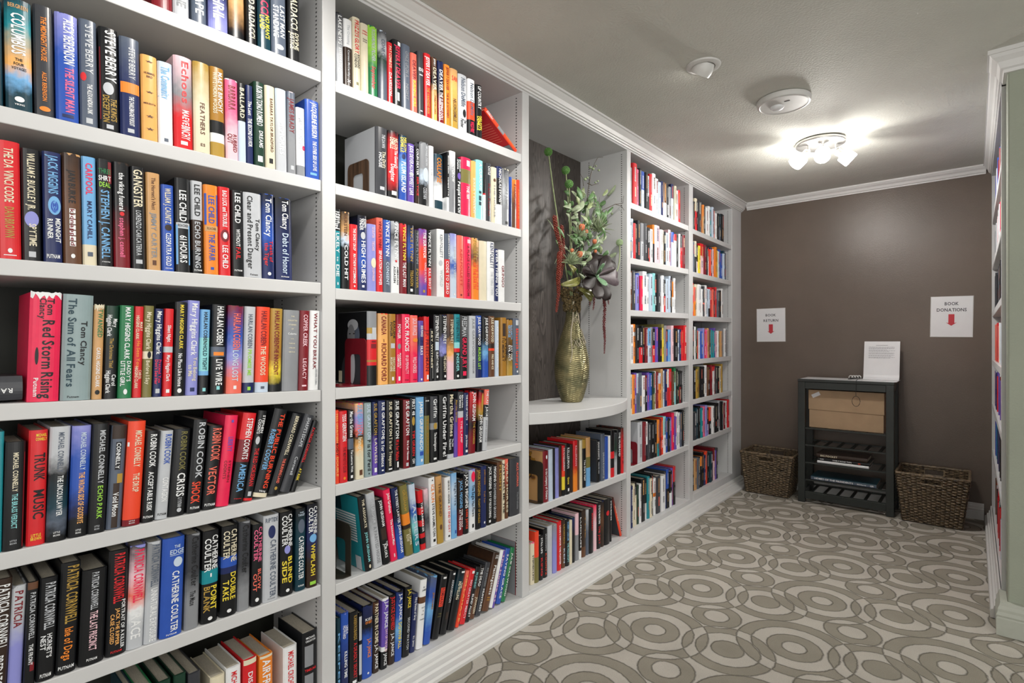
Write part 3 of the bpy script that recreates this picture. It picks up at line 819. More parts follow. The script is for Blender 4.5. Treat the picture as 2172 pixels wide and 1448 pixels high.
row('A', 5, CA4, 'fifth shelf of nearest bay', G, """
-45 12 270 4|TL|
15 150 340 10|K|*b@.1,.98,DR,.46,.07;MICHAEL CONNELLY@.1,.46,CM,.02,.28;THE BRASS VERDICT@.48,.8,AQ,.02,.3;LITTLE^.905,.92,SV,0,.35;BROWN^.93,.945,SV,0,.35
170 295 262 9|RD|MICHAEL^.03,.055,YL,.15,.6;CONNELLY^.065,.09,YL,.15,.65;TRUNK@.2,.44,K,.1,.6;MUSIC@.52,.77,K,.1,.6;LITTLE^.9,.925,YL,0,.55;BROWN^.93,.955,YL,0,.6
300 435 238 20|~SV/SV.25/K.42/DT.7/SL.82/K.95|MICHAEL CONNELLY@.05,.4,SL,.05,.3;THE LINCOLN LAWYER@.43,.78,W,.08,.3;LITTLE^.915,.93,W,0,.35;BROWN^.94,.955,W,0,.35
447 573 232 19|~LV/BL.3/BL.55/NV.75/K.85|MICHAEL CONNELLY@.06,.4,PB,.1,.3;THE WRONG SIDE OF GOODBYE@.42,.88,PE,.08,.32;LITTLE^.93,.945,W,0,.3;BROWN^.955,.97,W,0,.3
575 690 218 24|K|MICHAEL CONNELLY@.06,.55,SV,.1,.34;ECHO PARK@.57,.87,LM,.1,.32;LITTLE^.93,.945,SV,0,.3;BROWN^.955,.97,SV,0,.3
697 795 228 32|SL|*b@.0,.13,DB,0,.98;*b@.16,.43,K,0,.4;CONNELLY@.17,.42,W,0,.3;*b@.47,.56,GD,.2,.4;*b@.56,.99,DB,0,.45;Void Moon@.65,.88,W,0,.4
805 920 200 33|RO/DR.94|*b@.2,.24,W,-.44,.1;MICHAEL CONNELLY@.09,.44,CM,.1,.4;THE DROP@.5,.68,CM,.1,.38;LITTLE^.95,.96,W,0,.35;BROWN^.97,.98,W,0,.35
930 1010 262 28|K|ROBIN COOK@.04,.4,W,.1,.55;ACCEPTABLE RISK@.45,.88,W,.05,.45;PUTNAM^.93,.955,W,0,.85
1020 1100 262 36|SV|ROBIN COOK@.04,.38,BL,.1,.55;CONTAGION@.53,.8,W,.1,.5;PUTNAM^.93,.955,K,0,.75
1105 1215 250 36|K|ROBIN COOK@.03,.48,OL,.1,.4;CRISIS@.51,.78,W,.1,.5;G. P. PUTNAM@.79,.9,SV,.1,.3;*o@.91,.96,SV,.1,.3
1230 1320 188 42|K|ROBIN COOK@.03,.63,SV,.1,.5;SHOCK@.67,.9,RO,0,.65;PUTNAM^.935,.96,W,0,.7
1330 1420 228 42|K|ROBIN COOK@.03,.42,SA,.1,.7;VECTOR@.49,.83,SA,0,.6;PUTNAM^.93,.96,W,0,.8
1420 1505 158 60|HP|*b@.05,.08,PU,.05,.2;LIBERTY@.24,.4,PU,.05,.4;STEPHEN@.5,.74,DR,.18,.2;COONTS@.5,.7,DR,-.15,.24
1510 1600 140 88|RD/DR.3/K.55|STEPHEN COONTS@.06,.52,W,.05,.45;AMERICA@.57,.88,SB,.05,.5;ST MARTINS^.95,.96,RD,0,.6
1588 1660 125 110|K/RD.97|STEPHEN@.05,.25,W,.2,.34;COONTS@.1,.26,W,-.2,.34;*o@.29,.38,SV,-.1,.5;THE RED HORSEMAN@.42,.84,RD,0,.5;*b@.9,.95,SV,0,.4
1660 1755 110 145|K/CM.95|THE PUBLIC BURNING@.05,.9,RO,.16,.36;ROBERT COOVER@.24,.7,SB,-.24,.34;Viking^.92,.94,W,0,.5
1757 1830 140 168|K|BERNARD CORNWELL@.03,.52,CM,0,.36;THE BURNING LAND@.56,.86,SA,0,.3;*o@.9,.94,GD,0,.3
1835 1905 145 170|CH|SHARPE'S ESCAPE@.04,.42,SV,0,.36;Cornwell@.55,.78,SV,0,.3
1910 1945 190 150|K|PATRICIA CORNWELL@.1,.6,RD,0,.55;AT RISK@.68,.85,YL,0,.5
""")
row('A', 6, CA5, 'sixth shelf of nearest bay', G, """
-85 40 600 28|DB|PATRICIA CORNWELL@.05,.6,W,.1,.6;PREDATOR@.66,.95,W,0,.5
45 140 640 22|~GY/SV.3/LV.6/SV|PATRICIA@.05,.4,DR,0,.6
150 225 615 16|K|*b@.0,.07,BR,0,.98;PATRICIA CORNWELL@.1,.55,SV,.05,.5;THE FRONT@.6,.8,W,.05,.4;*b@.78,.86,DR,.2,.4
235 355 590 15|K|PATRICIA CORNWELL@.05,.5,SV,.1,.6;HORNET'S@.55,.78,W,.15,.3;NEST@.56,.7,W,-.2,.3;PUTNAM^.93,.965,W,0,.65
365 495 490 25|K|PATRICIA CORNWELL@.03,.55,GD,.12,.62;Isle of Dogs@.59,.88,OR,.05,.45;PUTNAM^.93,.96,W,0,.85
515 680 540 15|K|PATRICIA CORNWELL@.03,.42,SV,.02,.3;THE LAST PRECINCT@.44,.85,PP,.02,.32;PUTNAM^.93,.955,W,0,.45
695 825 410 10|K|PATRICIA CORNWELL@.03,.5,RD,.05,.56;PORTRAIT OF A KILLER@.48,.94,W,.3,.2;JACK THE RIPPER@.55,.9,PE,.03,.2;CASE CLOSED@.6,.88,PE,-.24,.2;PUTNAM^.95,.97,RD,0,.6
830 940 375 16|~LV/PP.3/SA.5/W.65/SV.8/CH|PATRICIA CORNWELL@.04,.55,HP,.05,.6;TRACE@.6,.9,W,0,.6
945 1035 350 16|~SV/GY.3/SV.6/GY|UNNATURAL EXPOSURE@.46,.98,W,.1,.5;PATRICIA CORNWELL@.03,.44,SL,.1,.6
1050 1195 330 10|BL|THE^.075,.105,PB,.15,.3;EDGE^.12,.165,PB,.15,.7;*b@.175,.18,PB,.15,.7;*o@.2,.3,PB,.2,.45;CATHERINE COULTER@.34,.95,W,.12,.34;PUTNAM^.965,.98,W,0,.5
1212 1305 300 6|~GY/CH.4/GY.7/CH|Catherine Coulter@.03,.55,K,.1,.5;The Maze@.6,.75,K,0,.4
1325 1430 280 2|K/TL.42/K.57|CATHERINE@.05,.42,W,.24,.38;COULTER@.08,.44,W,-.2,.4;*b@.46,.5,W,0,.1;POINT@.6,.86,YL,.2,.4;BLANK@.6,.88,GD,-.22,.38;*o@.93,.97,W,0,.3
1450 1555 248 2|K/BL.33/NV.45/K.52|CATHERINE@.04,.4,CM,.24,.38;COULTER@.05,.36,CM,-.22,.38;DOUBLE@.52,.82,YL,.22,.36;TAKE@.6,.82,YL,-.22,.36;*o@.92,.96,W,0,.3
1562 1640 215 2|~GY/CH.5/GY.8/CH|Catherine Coulter@.04,.58,K,.05,.55
1655 1720 235 2|K|CATHERINE@.03,.46,PK,.24,.38;COULTER@.06,.44,PK,-.2,.38;BLOW@.55,.8,SA,.2,.36;OUT@.6,.82,SA,-.22,.36;*o@.9,.95,W,0,.4
1730 1830 175 -3|SV|RIPTIDE^.03,.08,SL,0,.85;*o@.12,.27,NV,0,.5;CATHERINE COULTER@.29,.95,SL,.1,.4;PUTNAM^.96,.975,GY,0,.5
1848 1930 155 -12|K|CATHERINE@.03,.42,W,.25,.36;COULTER@.04,.4,W,-.18,.42;*o@.4,.5,LV,0,.5;BLIND@.54,.86,YL,.22,.36;SIDE@.58,.84,YL,-.22,.36;*o@.92,.96,W,0,.3
1945 2010 128 -4|~K/DT.3/K|THE^.04,.055,PB,0,.4;TARGET^.065,.09,PB,0,.7;*o@.13,.3,SL,0,.7;CATHERINE COULTER@.34,.86,W,0,.5;PUTNAM^.93,.95,W,0,.6
2022 2090 100 -6|~K/NV.4/DB.7/K|CATHERINE@.03,.36,W,.22,.36;COULTER@.04,.34,W,-.2,.4;*o@.36,.46,SB,0,.7;WHIPLASH@.48,.86,YL,0,.42;*b@.93,.97,LM,0,.6
""")
row('A', 9, CA5, 'bottom shelf of nearest bay', G, """
850 905 1300|DT|
910 1010 1255|GN|
1040 1125 1200|DG|
1145 1225 1160|DG|
1240 1320 1215|CH|
1385 1480 1240|CM|MICHAEL@.1,.5,RD
1490 1585 1180|W|MICHAEL CRICHTON@.05,.6,RD,0,.4
1600 1690 1125|RD|*b@.0,.06,CM,0,.98;DISCLOSURE@.15,.7,W,0,.34
1708 1795 1100|OR|*b@.0,.03,CM,0,.98;AIRFRAME@.05,.6,W,0,.6
1865 1955 1045|W|MICHAEL CRICHTON@.06,.6,RD,0,.42
1992 2088 950|K|MICHAEL^.05,.075,W,0,.65;CRICHTON^.09,.115,W,0,.7;*b@.16,.42,GY,-.1,.6;TIMELINE^.45,.48,RD,0,.8;*b@.52,.85,GY,-.1,.6
""", setback=0.03)

G = 'books in the second bay'
CB0 = (690, 0, 4.389); CB1 = (690, 230, 4.936); CB2 = (690, 420, 4.936); CB3 = (690, 630, 4.936); CB4 = (690, 800, 4.936); CB5 = (690, 950, 4.936); CB6 = (690, 1120, 4.414)
row('B', 1, CB0, 'top shelf of second bay', G, """
108 170 112|~K/GY.4/SV.6/CH|LAKE NEWS@.04,.45,W,0,.55;BARBARA DELINSKY@.5,.92,W,0,.45
178 255 170|W/DB.42|The Crossing@.08,.38,SV,0,.3;Cormac McCarthy@.46,.86,SV,0,.25;X@.9,.95,W,0,.4
262 330 155|CM|PRIZZI'S GLORY@.04,.5,RD,0,.55;RICHARD@.51,.7,K,.2,.32;CONDON@.51,.7,K,-.18,.34;*b@.9,.94,OL,0,.3
335 405 212|CM|William^.1,.125,RD,0,.7;London^.135,.16,RD,0,.7;Circle^.22,.24,K,0,.6;of Grace^.25,.27,K,0,.6
405 490 232|~GN/LM.3/GN.6/LM|ROSAMUNDE PILCHER@.05,.5,SV,0,.4;September@.58,.9,RD,0,.4
497 580 275|~PB/SV.25/DG.4/SL.7/CH|CONROY@.12,.42,SL,0,.4
582 630 390|RD|PAT CONROY@.06,.42,CM,0,.5;DAVIDSON@.5,.88,W,0,.5
634 710 362|K|JEFFERY DEAVER@.08,.75,HP,.05,.55;*b@.02,.08,W,.2,.4;*b@.8,.93,SV,.05,.3
714 795 404|SL|ONCE UPON A@.1,.5,GY,.05,.4;NIGHT@.6,.85,GY,.05,.3
797 858 488|SA|DEAVER@.12,.44,DR,0,.5;BURNING WIRE@.46,.9,YL,0,.4
862 918 472|CH|EDGE^.26,.31,W,.05,.85;*b@.36,.38,SV,0,.6;*b@.93,.95,SV,0,.4
927 985 492|RD|JEFFERY DEAVER@.05,.5,W,0,.6;THE VANISHED MAN@.53,.94,GD,0,.4
994 1045 530|~K/K.4/TN.58/PE.8/BR|JEFFERY@.02,.14,W,-.05,.3;DEAVER@.16,.52,CM,0,.55;TWELFTH CARD@.6,.9,DR,0,.3
1052 1105 563|~K/K.5/DR.75/NV|DEAVER@.14,.48,W,0,.55;THE SLEEPING DOLL@.5,.96,W,0,.5
1112 1163 597|OR|JEFFERY DEAVER@.04,.42,DR,0,.45;THE BLUE NOWHERE@.46,.88,DR,0,.36
1166 1238 632|~TN/PE.3/GD.7/TN|SAN^.12,.2,RD,0,.7;NELSON DEMILLE@.5,.88,BR,0,.4
1242 1322 683|SV|Nelson DeMille@.06,.56,SL,0,.5;*o@.6,.74,K,.1,.4;The@.78,.84,K,.2,.3;Panther@.78,.93,K,-.15,.34
1332 1396 730|W/RO.4/K.73|Nelson DeMille@.07,.65,SL,0,.5;WILD FIRE@.76,.95,HP,0,.5
1406 1462 783|K|UP COUNTRY@.03,.45,W,0,.55;NELSON@.58,.84,YL,.2,.38;DEMILLE@.6,.86,YL,-.2,.38
1772 1835 1020 -290|RO|ANITA@.06,.2,W,.2,.3;DIAMANT@.05,.24,W,-.18,.34;*b@.4,.58,GY,0,.98;THE RED TENT@.64,.92,OR,0,.4|side=RD art=lines
""")
row('B', 2, CB1, 'second shelf of second bay', G, """
527 650 182|CH|THE DAWN@.1,.3,SV,.1,.3;The Drift@.35,.6,CM,.15,.3;HOUSE@.38,.6,W,-.15,.25;*b@.88,.93,SV,0,.4|side=SV d=0.185
660 768 225|~K/RD.25/RD.7/K.9|NELSON@.1,.27,CM,.2,.36;DEMILLE@.1,.27,CM,-.18,.4;The General's@.28,.55,W,.18,.34;Daughter@.5,.76,W,-.12,.4;*b@.9,.96,W,0,.5
776 855 270|~K/BL.3/SB.5/BL.8/DT|NELSON@.03,.25,YL,.22,.38;DEMILLE@.04,.27,YL,-.2,.38;*o@.29,.37,NV,0,.5;PLUM ISLAND@.41,.88,W,0,.6
863 933 362|PU|JUDE DEVERAUX@.03,.48,W,0,.55;*o@.48,.55,SV,0,.7;SWEET LIAR@.55,.88,W,0,.6
936 986 392|~K/K.6/DB.85|COLIN DEXTER@.04,.5,W,0,.5;SERVICE@.53,.86,RD,0,.45
990 1082 345|~CH/GY.4/PB.55/K.7/GY|MICHAEL DIBDIN@.05,.36,SV,.2,.3;*o@.4,.62,PB,.1,.7;COSI FAN@.72,.9,SV,0,.4
1086 1136 388|W|THE@.3,.5,SV,0,.3
1140 1232 470|~SL/SL.4/W.6/W.8/DT|COLLAPSE@.06,.5,OR,0,.5;*b@.82,.97,DT,0,.96|sb=0.02
1234 1297 440|K/W.76|MICHAEL DIBDIN@.06,.36,W,0,.4;VENDETTA@.42,.74,W,0,.5
1301 1366 440|~SV/GY.4/W|E.L. DOCTOROW@.04,.5,W,0,.45;WORLDS@.6,.9,GY,0,.3
1370 1422 515|K|Dominick@.02,.24,W,.2,.34;Dunne@.03,.2,W,-.2,.34;*o@.26,.38,PU,0,.7;People Like Us@.42,.98,W,0,.55
1426 1525 503|HP/OL.2/HP.44|*b@.04,.14,PP,.15,.4;THE@.48,.6,W,.1,.3;FIRM@.62,.7,W,.1,.3
1527 1578 545|PE|BARRY@.3,.6,CM,0,.4;EISLER@.62,.92,CM,0,.4
1580 1652 533|AQ|A CURIOUS@.05,.5,W,.05,.4;*b@.52,.56,DT,0,.4;*b@.6,.68,DT,0,.4;*b@.7,.76,DT,0,.4
1656 1682 572|K/RD.52/W.55|
1684 1736 568|CH|CASTLE@.05,.2,W,0,.5;Rain Storm@.35,.9,DR,0,.5
1740 1796 610|CM|*o@.2,.26,BR,0,.5;THE HORSE@.3,.9,GY,0,.3
1799 1853 603|NV/K.2/W.66|NICHOLAS EVANS@.04,.62,W,0,.5
1858 1926 625|~CM/SV.4/GY.7/CH|THE SMOKE JUMPER@.06,.72,GY,0,.4;*b@.92,.97,K,0,.4
1928 1956 715|~BL/NV.5/BL|
1960 2004 738|~TN/BR.5/OR|EVANOVICH@.1,.6,DR,0,.5
2008 2036 745|RO|HIGH FIVE@.2,.8,OR,0,.5
""")
row('B', 3, CB2, 'third shelf of second bay', G, """
95 160 113|K/TL.27|LINDA@.03,.18,W,.22,.36;FAIRSTEIN@.03,.24,W,-.15,.4;*b@.24,.25,W,0,.9;LIKELY@.3,.55,W,0,.5;to@.6,.66,W,0,.3;DIE@.7,.85,W,0,.5;*o@.92,.96,W,0,.2
170 257 138|~TN/TN.25/PB.38/K.46/K|LINDA@.15,.3,GD,.35,.24;FAIRSTEIN@.03,.31,BR,-.05,.38;COLD HIT@.43,.88,W,.02,.42
260 342 272|RD|THE SHORT DROP@.06,.4,W,0,.35;MATTHEW FITZSIMMONS@.45,.9,W,0,.35;*o@.93,.96,W,0,.2
346 436 176|~K/NV.25/BL.6/NV.9|JOSEPH@.04,.16,W,.24,.36;FINDER@.05,.2,W,-.16,.4;*o@.22,.32,SV,0,.55;HIGH CRIMES@.34,.9,W,.05,.5;*b@.93,.96,W,0,.3
441 535 268|LV|SUE GRAFTON@.04,.2,PP,.1,.3;THE DARK@.25,.4,PP,.1,.3;*o@.5,.65,CM,.15,.65;JOSEPH FINDER@.65,.85,PP,.1,.25
540 606 204|~RO/RD.4/SA|VINCE FLYNN@.04,.4,DR,0,.5;SEPARATION of POWER@.44,.91,W,0,.45
611 686 226|~SB/BL.4/SL.6/BL|VINCE FLYNN@.02,.5,W,0,.5;CONSENT@.58,.9,PB,0,.4
691 778 239|~K/CH.2/SV.45/W.7/SV|VINCE FLYNN@.02,.52,W,.05,.45;*s@.53,.58,RD,0,.4;AMERICAN@.63,.88,K,.2,.22;ASSASSIN@.63,.86,K,-.18,.24
785 857 264|~DB/DR.3/DR.7/RD|VINCE FLYNN@.04,.52,YL,.05,.45;THE LAST MAN@.55,.9,W,.05,.5
865 932 280|~K/BL.35/K.55/K|VINCE FLYNN@.03,.52,GD,.05,.45;TREASON@.65,.88,GD,.05,.5;*b@.92,.96,W,0,.4
936 982 335|CH|VINCE FLYNN@.03,.52,GY,.05,.5;POWER@.6,.9,GD,0,.5
986 1068 318|~DR/RO.35/RO.6/PU.85/PU|THE SURVIVOR@.05,.44,W,.1,.4;VINCE FLYNN@.5,.8,PP,.2,.3;*b@.92,.96,GD,0,.3
1071 1112 340|K/RD.57|VINCE FLYNN@.02,.54,W,0,.6;KILL SHOT@.58,.9,W,0,.55
1172 1250 322|W|KEN FOLLETT@.08,.42,GY,0,.4;*o@.46,.54,SV,-.1,.5;WORLD@.6,.85,SV,0,.4|side=W d=0.17
1254 1306 370|SL/RD.4|KEN FOLLETT@.03,.4,W,.25,.3;CODE TO ZERO@.43,.95,W,-.1,.5
1310 1378 368|~LV/PB.35/BL.5/PB.7/LV|NIGHT OVER@.2,.7,SV,.1,.3;*o@.93,.96,W,0,.2
1382 1450 388|SA|KEN FOLLETT@.22,.8,RD,.05,.35;*o@.93,.96,DR,0,.3
1453 1531 403|HP|*b@.04,.1,PP,.1,.5;A PLACE CALLED FREEDOM@.14,.95,DR,0,.32
1536 1610 415|~K/BR.3/OR.5/OR.8/PE|KEN@.14,.3,GD,.2,.3;FOLLETT@.04,.36,GD,-.15,.4;THE PILLARS@.42,.84,RO,.2,.34;OF THE EARTH@.4,.82,RO,-.2,.34
1615 1692 445|CM|
1696 1772 453|W|KEN FOLLETT@.02,.45,NV,.05,.5;THE THIRD TWIN@.5,.9,SV,.05,.4
1774 1812 530|NV|EVERYTHING YOU@.03,.9,W,0,.6
1816 1880 540|W|GRINGO@.3,.72,DR,.1,.42
""")
row('B', 4, CB3, 'fourth shelf of second bay', G, """
442 542 147|GY/GD.22/SV.3/RD.38/OC.655/RD.68/K.73|*b@.22,.38,SV,.15,.5;*b@.4,.42,DR,.1,.5;*b@.44,.5,DR,.1,.6|side=K d=0.175 art=man
556 660 170|~RO/PE.4/PE.8/TN|CANADA@.04,.3,DR,0,.5;a novel@.36,.4,DR,0,.2;RICHARD FORD@.42,.95,DR,0,.5
666 740 176|OC|EARLENE@.1,.35,K,.2,.32;FOWLER@.12,.32,K,-.2,.32;*b@.42,.49,SV,0,.6;DELECTABLE@.62,.82,CM,.18,.32;MOUNTAINS@.62,.82,CM,-.2,.32;*b@.9,.95,W,0,.3
746 798 184|~DR/HP.4/DR|FOWLER@.14,.35,W,0,.6;*o@.42,.5,GY,0,.7;MARINER'S@.56,.78,W,.2,.34;COMPASS@.58,.76,W,-.2,.34;*b@.9,.96,W,0,.4
806 888 178|HP|DICK FRANCIS@.05,.54,W,.05,.55;10 LB PENALTY@.6,.87,PP,.05,.4;PUTNAM^.95,.965,K,0,.5
891 970 190|~HP/SA.35/HP.6/SA|DICK FRANCIS@.05,.3,PP,0,.6;*o@.34,.4,OR,.1,.8;WILD HORSES@.62,.86,PP,0,.5;PUTNAM^.95,.965,K,0,.5
976 1030 248|~PU/NV.35/PU.6/PU|DICK FRANCIS@.08,.26,W,.1,.5;SILKS@.41,.56,W,.05,.5;*o@.94,.98,W,0,.3
1036 1090 203|~K/RD.18/RO.5/RD|J.F. FREEDMAN@.2,.84,DR,0,.6;*b@.9,.97,W,.1,.4
1093 1130 330|K|KEY WITNESS@.05,.75,CM,0,.6;*b@.68,.95,W,.3,.15
1140 1196 184|K|STEPHEN FREY@.02,.4,W,0,.6;*b@.41,.54,PB,0,.7;SILENT PARTNER@.56,.88,W,0,.4;*o@.92,.96,W,0,.3
1200 1274 184|~NV/K.3/LV.55/K.65/K|STEPHEN FREY@.02,.45,W,.15,.5;*o@.5,.6,LV,-.1,.5;THE LEGACY@.62,.88,CM,.15,.4;*o@.92,.96,W,.15,.3
1279 1350 179|~BR/DB.35/PE.6/PP.75/BR|STEPHEN FREY@.08,.45,CM,.1,.45
1354 1412 179|TL/AQ.43/RD.52/K.58|STEPHEN FREY@.05,.42,DT,0,.5;INSIDER@.6,.88,AQ,0,.5;*o@.93,.97,W,0,.4
1416 1490 190|K|FREEDMAN@.02,.33,SV,0,.7;GRAND JURY@.35,.83,HP,0,.6;*b@.88,.95,HP,0,.5
1512 1578 196|SV|JULIE GARWOOD@.04,.65,GY,0,.35;RANSOM@.7,.92,GY,0,.3
1582 1637 194|~K/K.4/NV.7/BL|JULIE GARWOOD@.02,.48,W,0,.5;MURDER LIST@.51,.87,LM,0,.5
1650 1710 204|~K/K.4/SB.6/BL.75/K|JULIE GARWOOD@.02,.47,W,.1,.5
1716 1774 199|BR/DB.45/RO.53/BR.57|JULIE GARWOOD@.02,.43,CM,0,.45;FIRE AND ICE@.63,.88,CM,0,.36
1781 1818 245|PB|TASHA ALEXANDER@.1,.85,W,0,.4
1840 1897 214|OC|*b@.1,.32,DB,0,.6;A TRAITOR@.35,.75,DB,.2,.34;TO MEMORY@.34,.75,DB,-.2,.34
1905 1963 235|~K/K.6/GD.85/OC|ELIZABETH@.1,.35,SB,.2,.34;GEORGE@.1,.32,SB,-.2,.34;JUST ONE@.46,.72,W,.2,.3;EVIL ACT@.46,.74,W,-.2,.3
1970 2027 223|SL|*b@.03,.12,SV,.1,.6;Elizabeth George@.18,.88,RO,.1,.5;*o@.92,.96,W,.1,.3
""")
row('B', 5, CB4, 'fifth shelf of second bay', G, """
106 148 350 -5|RO|TESS GERRITSEN@.04,.44,PE,0,.5;BODY@.45,.62,K,0,.5;DOUBLE@.64,.9,PE,0,.5
156 238 360 -5|RD|TESS GERRITSEN@.04,.42,W,.05,.5;THE MEPHISTO CLUB@.5,.86,DR,.05,.4;*o@.92,.96,OR,0,.3
246 304 348 -5|K/SL.4/K.55|Martha Grimes@.02,.38,W,.05,.6;The Lamorna Wink@.56,.88,W,.05,.4;*b@.92,.96,W,0,.4
322 408 278 -6|~PK/LV.2/SA.38/K.44/PE.55/CM.7/PE|SUE GRAFTON@.02,.42,SB,0,.6;Innocent@.45,.78,CM,0,.5;*b@.88,.95,BR,.05,.4
416 492 272 -6|GT|SUE GRAFTON@.02,.5,PB,.05,.45;P is for Peril@.5,.92,K,.05,.5;*b@.95,.97,K,0,.15
498 552 262 -2|~K/K.4/PU.6/NV|SUE GRAFTON@.02,.45,GD,.05,.6;LAWLESS@.5,.84,CM,.05,.5;*b@.9,.96,W,0,.5
556 632 250|NV|SUE GRAFTON@.02,.5,W,.1,.45;S is for Silence@.5,.9,W,.05,.5;*b@.94,.96,W,0,.3
640 714 244|K|SUE GRAFTON@.02,.5,CM,.05,.42;T is for Trespass@.52,.92,CM,.05,.45;*b@.95,.97,W,0,.5
720 780 237|K|SUE GRAFTON@.02,.55,W,.05,.6;M is for Malice@.57,.86,RD,.05,.6;*b@.88,.96,W,.1,.3
822 887 238|DR|SUE GRAFTON@.02,.52,W,.1,.6;N is for Noose@.6,.88,W,.1,.4;*b@.92,.97,SV,0,.4|side=DB
893 946 220|K|FIRST 48@.02,.25,W,.05,.6;*o@.27,.4,GD,0,.6;TIM GREEN@.47,.84,RD,.05,.5;OH@.88,.95,W,.05,.5
955 1037 213|SB|JAMES GRIPPANDO@.06,.78,W,.05,.42;*b@.8,.86,BL,.1,.5;*b@.91,.95,W,.1,.25
1043 1092 207|K/OL.28|HITLER^.05,.07,W,0,.8;THE GOOD@.32,.85,OC,0,.4
1105 1182 204|CH/GY.4/K.5|Griffin@.04,.32,W,.05,.5;*o@.4,.5,GD,.05,.5;The Investigators@.55,.83,W,.05,.36;*b@.93,.96,W,0,.4
1196 1278 188|K|Griffin Under Fire!@.03,.95,W,.1,.5
1284 1347 177 2|K/SV.93|Martha Grimes@.01,.66,CM,.05,.6;The Old@.7,.82,W,.2,.3;Fox Deceiv'd@.7,.86,W,-.2,.3
1351 1388 228 3|~DB/PU.6/K|Martha Grimes@.02,.4,GD,0,.5
1391 1447 155 4|CH/SV.3/HP.4|Martha@.05,.25,W,.2,.34;Grimes@.05,.25,W,-.2,.34;THE LAMP@.45,.8,PP,0,.34
1452 1498 165 6|NV|THE KING OF TORTS@.03,.44,W,0,.4;*o@.5,.52,W,0,.15;John Grisham@.68,.88,W,0,.4;*b@.92,.96,W,0,.5
1500 1572 145 20|~K/K.55/DR.75/RD|JOHN GRISHAM@.02,.48,W,.05,.5;THE CHAMBER@.5,.86,GD,.1,.3
1592 1642 135 25|~K/RD.2/GD.35/K.5/K|JOHN GRISHAM@.4,.85,W,0,.6;*o@.05,.32,GD,.1,.5
1648 1694 128 28|SA/K.25/SV.45|THE LAST JUROR@.02,.45,W,0,.5;JOHN GRISHAM@.5,.86,GY,0,.35
""")
row('B', 6, CB5, 'sixth shelf of second bay', G, """
425 497 520 -82|K|THE ASSOCIATE@.04,.42,CM,.1,.36;JOHN GRISHAM@.48,.88,AQ,.1,.36;*o@.92,.97,CM,.1,.3|side=TL art=para
516 602 487 -88|~CM/GY.3/SV.6/SV|JOHN GRISHAM@.05,.4,SV,.05,.4;A PAINTED HOUSE@.45,.95,GY,.05,.4
613 686 550 -86|K|JOHN GRISHAM@.02,.42,W,.1,.4;*b@.44,.62,DB,0,.7;THE@.66,.74,W,.25,.28;JURORS@.68,.9,W,-.05,.36
692 762 448 -84|HP|John Grisham@.05,.33,W,.1,.4;The Innocent Man@.42,.78,W,.1,.36;*b@.9,.95,PP,0,.2
767 833 430 -74|~K/K.4/BL.7/NV|THE STREET LAWYER@.03,.5,W,.1,.4;JOHN GRISHAM@.52,.92,W,.1,.4
850 926 403 -70|OL/OR.4/DB.56/OL.62|JOHN@.1,.22,GD,.25,.26;GRISHAM@.06,.36,GD,-.1,.34;SYCAMORE@.64,.86,CM,.2,.3;ROW@.7,.8,CM,-.15,.34
936 996 390 -58|~TL/PB.2/BL.4/AQ.6/TL.8/PB|BLEACHERS@.05,.9,PB,0,.6
1006 1056 455 -36|RD/K.2/RD.28/K.4/RD.5/K.6/RD.72/K.8/RD.9|THE RAINMAKER@.2,.7,W,.05,.4
1060 1106 440 -26|~PP/GY.3/CH.5/GY.8|
1110 1172 318 -25|W|*o@.03,.05,K,0,.2;ICE RUN@.1,.36,OR,0,.5;STEVE HAMILTON@.38,.86,K,0,.4;*b@.9,.94,K,0,.4
1181 1243 303 -22|~GD/OC.4/GD.7/TN|THE GRAND@.1,.6,BR,0,.4;*o@.72,.8,BR,0,.4
1262 1322 312 -8|W|GEORGE V. HIGGINS@.05,.42,K,.05,.3;AT END OF DAY@.45,.88,RD,.05,.36;*b@.92,.95,K,0,.3
1330 1382 268 -4|~CM/PB.3/SB.65/SB|High Five@.15,.5,SL,.1,.4;*b@.88,.93,BL,.1,.3
1392 1444 328|~K/K.5/DR.8/DB|JACK HIGGINS@.03,.52,SB,.05,.6;THE WOLF@.54,.86,W,.2,.36;AT THE DOOR@.54,.9,W,-.2,.34
1449 1502 268|~GY/K.25/K|JACK HIGGINS@.02,.58,W,.05,.6;DARK JUSTICE@.6,.92,RO,.05,.45
1509 1572 233 2|~LV/SB.4/W.8/SV|*o@.03,.2,HP,.05,.7;The Eagle Has Flown@.25,.76,K,.05,.45;*b@.88,.94,K,0,.3
1579 1628 223 3|~DB/K.5/BR|JACK HIGGINS@.02,.45,GD,.05,.6;FLIGHT OF EAGLES@.5,.9,GD,.05,.45
1633 1688 198 4|NV|JAMES HIGGINS@.05,.3,OC,.05,.3;Toll for@.4,.6,OC,0,.3;*o@.9,.94,W,0,.25
1693 1743 188 5|K|JACK HIGGINS@.02,.4,W,.05,.55;DAY OF RECKONING@.44,.88,W,.05,.5;*b@.92,.96,W,0,.4
1746 1792 188 5|K|HIGGINS@.02,.28,W,.05,.6;ON DANGEROUS GROUND@.3,.92,SV,.05,.6
1799 1850 153 5|BR|FLIGHT@.05,.5,GD,0,.4
1852 1880 130 4|CM|JUST TELL ME THE@.05,.9,K,0,.6
1883 1916 120 6|~SA/BR.5/SA|WILD HORSES@.05,.9,CM,0,.6
1932 2036 120 2|CH|ALICE HOFFMAN@.08,.5,SA,.2,.24;The Probable@.6,.9,GY,.2,.18
""")
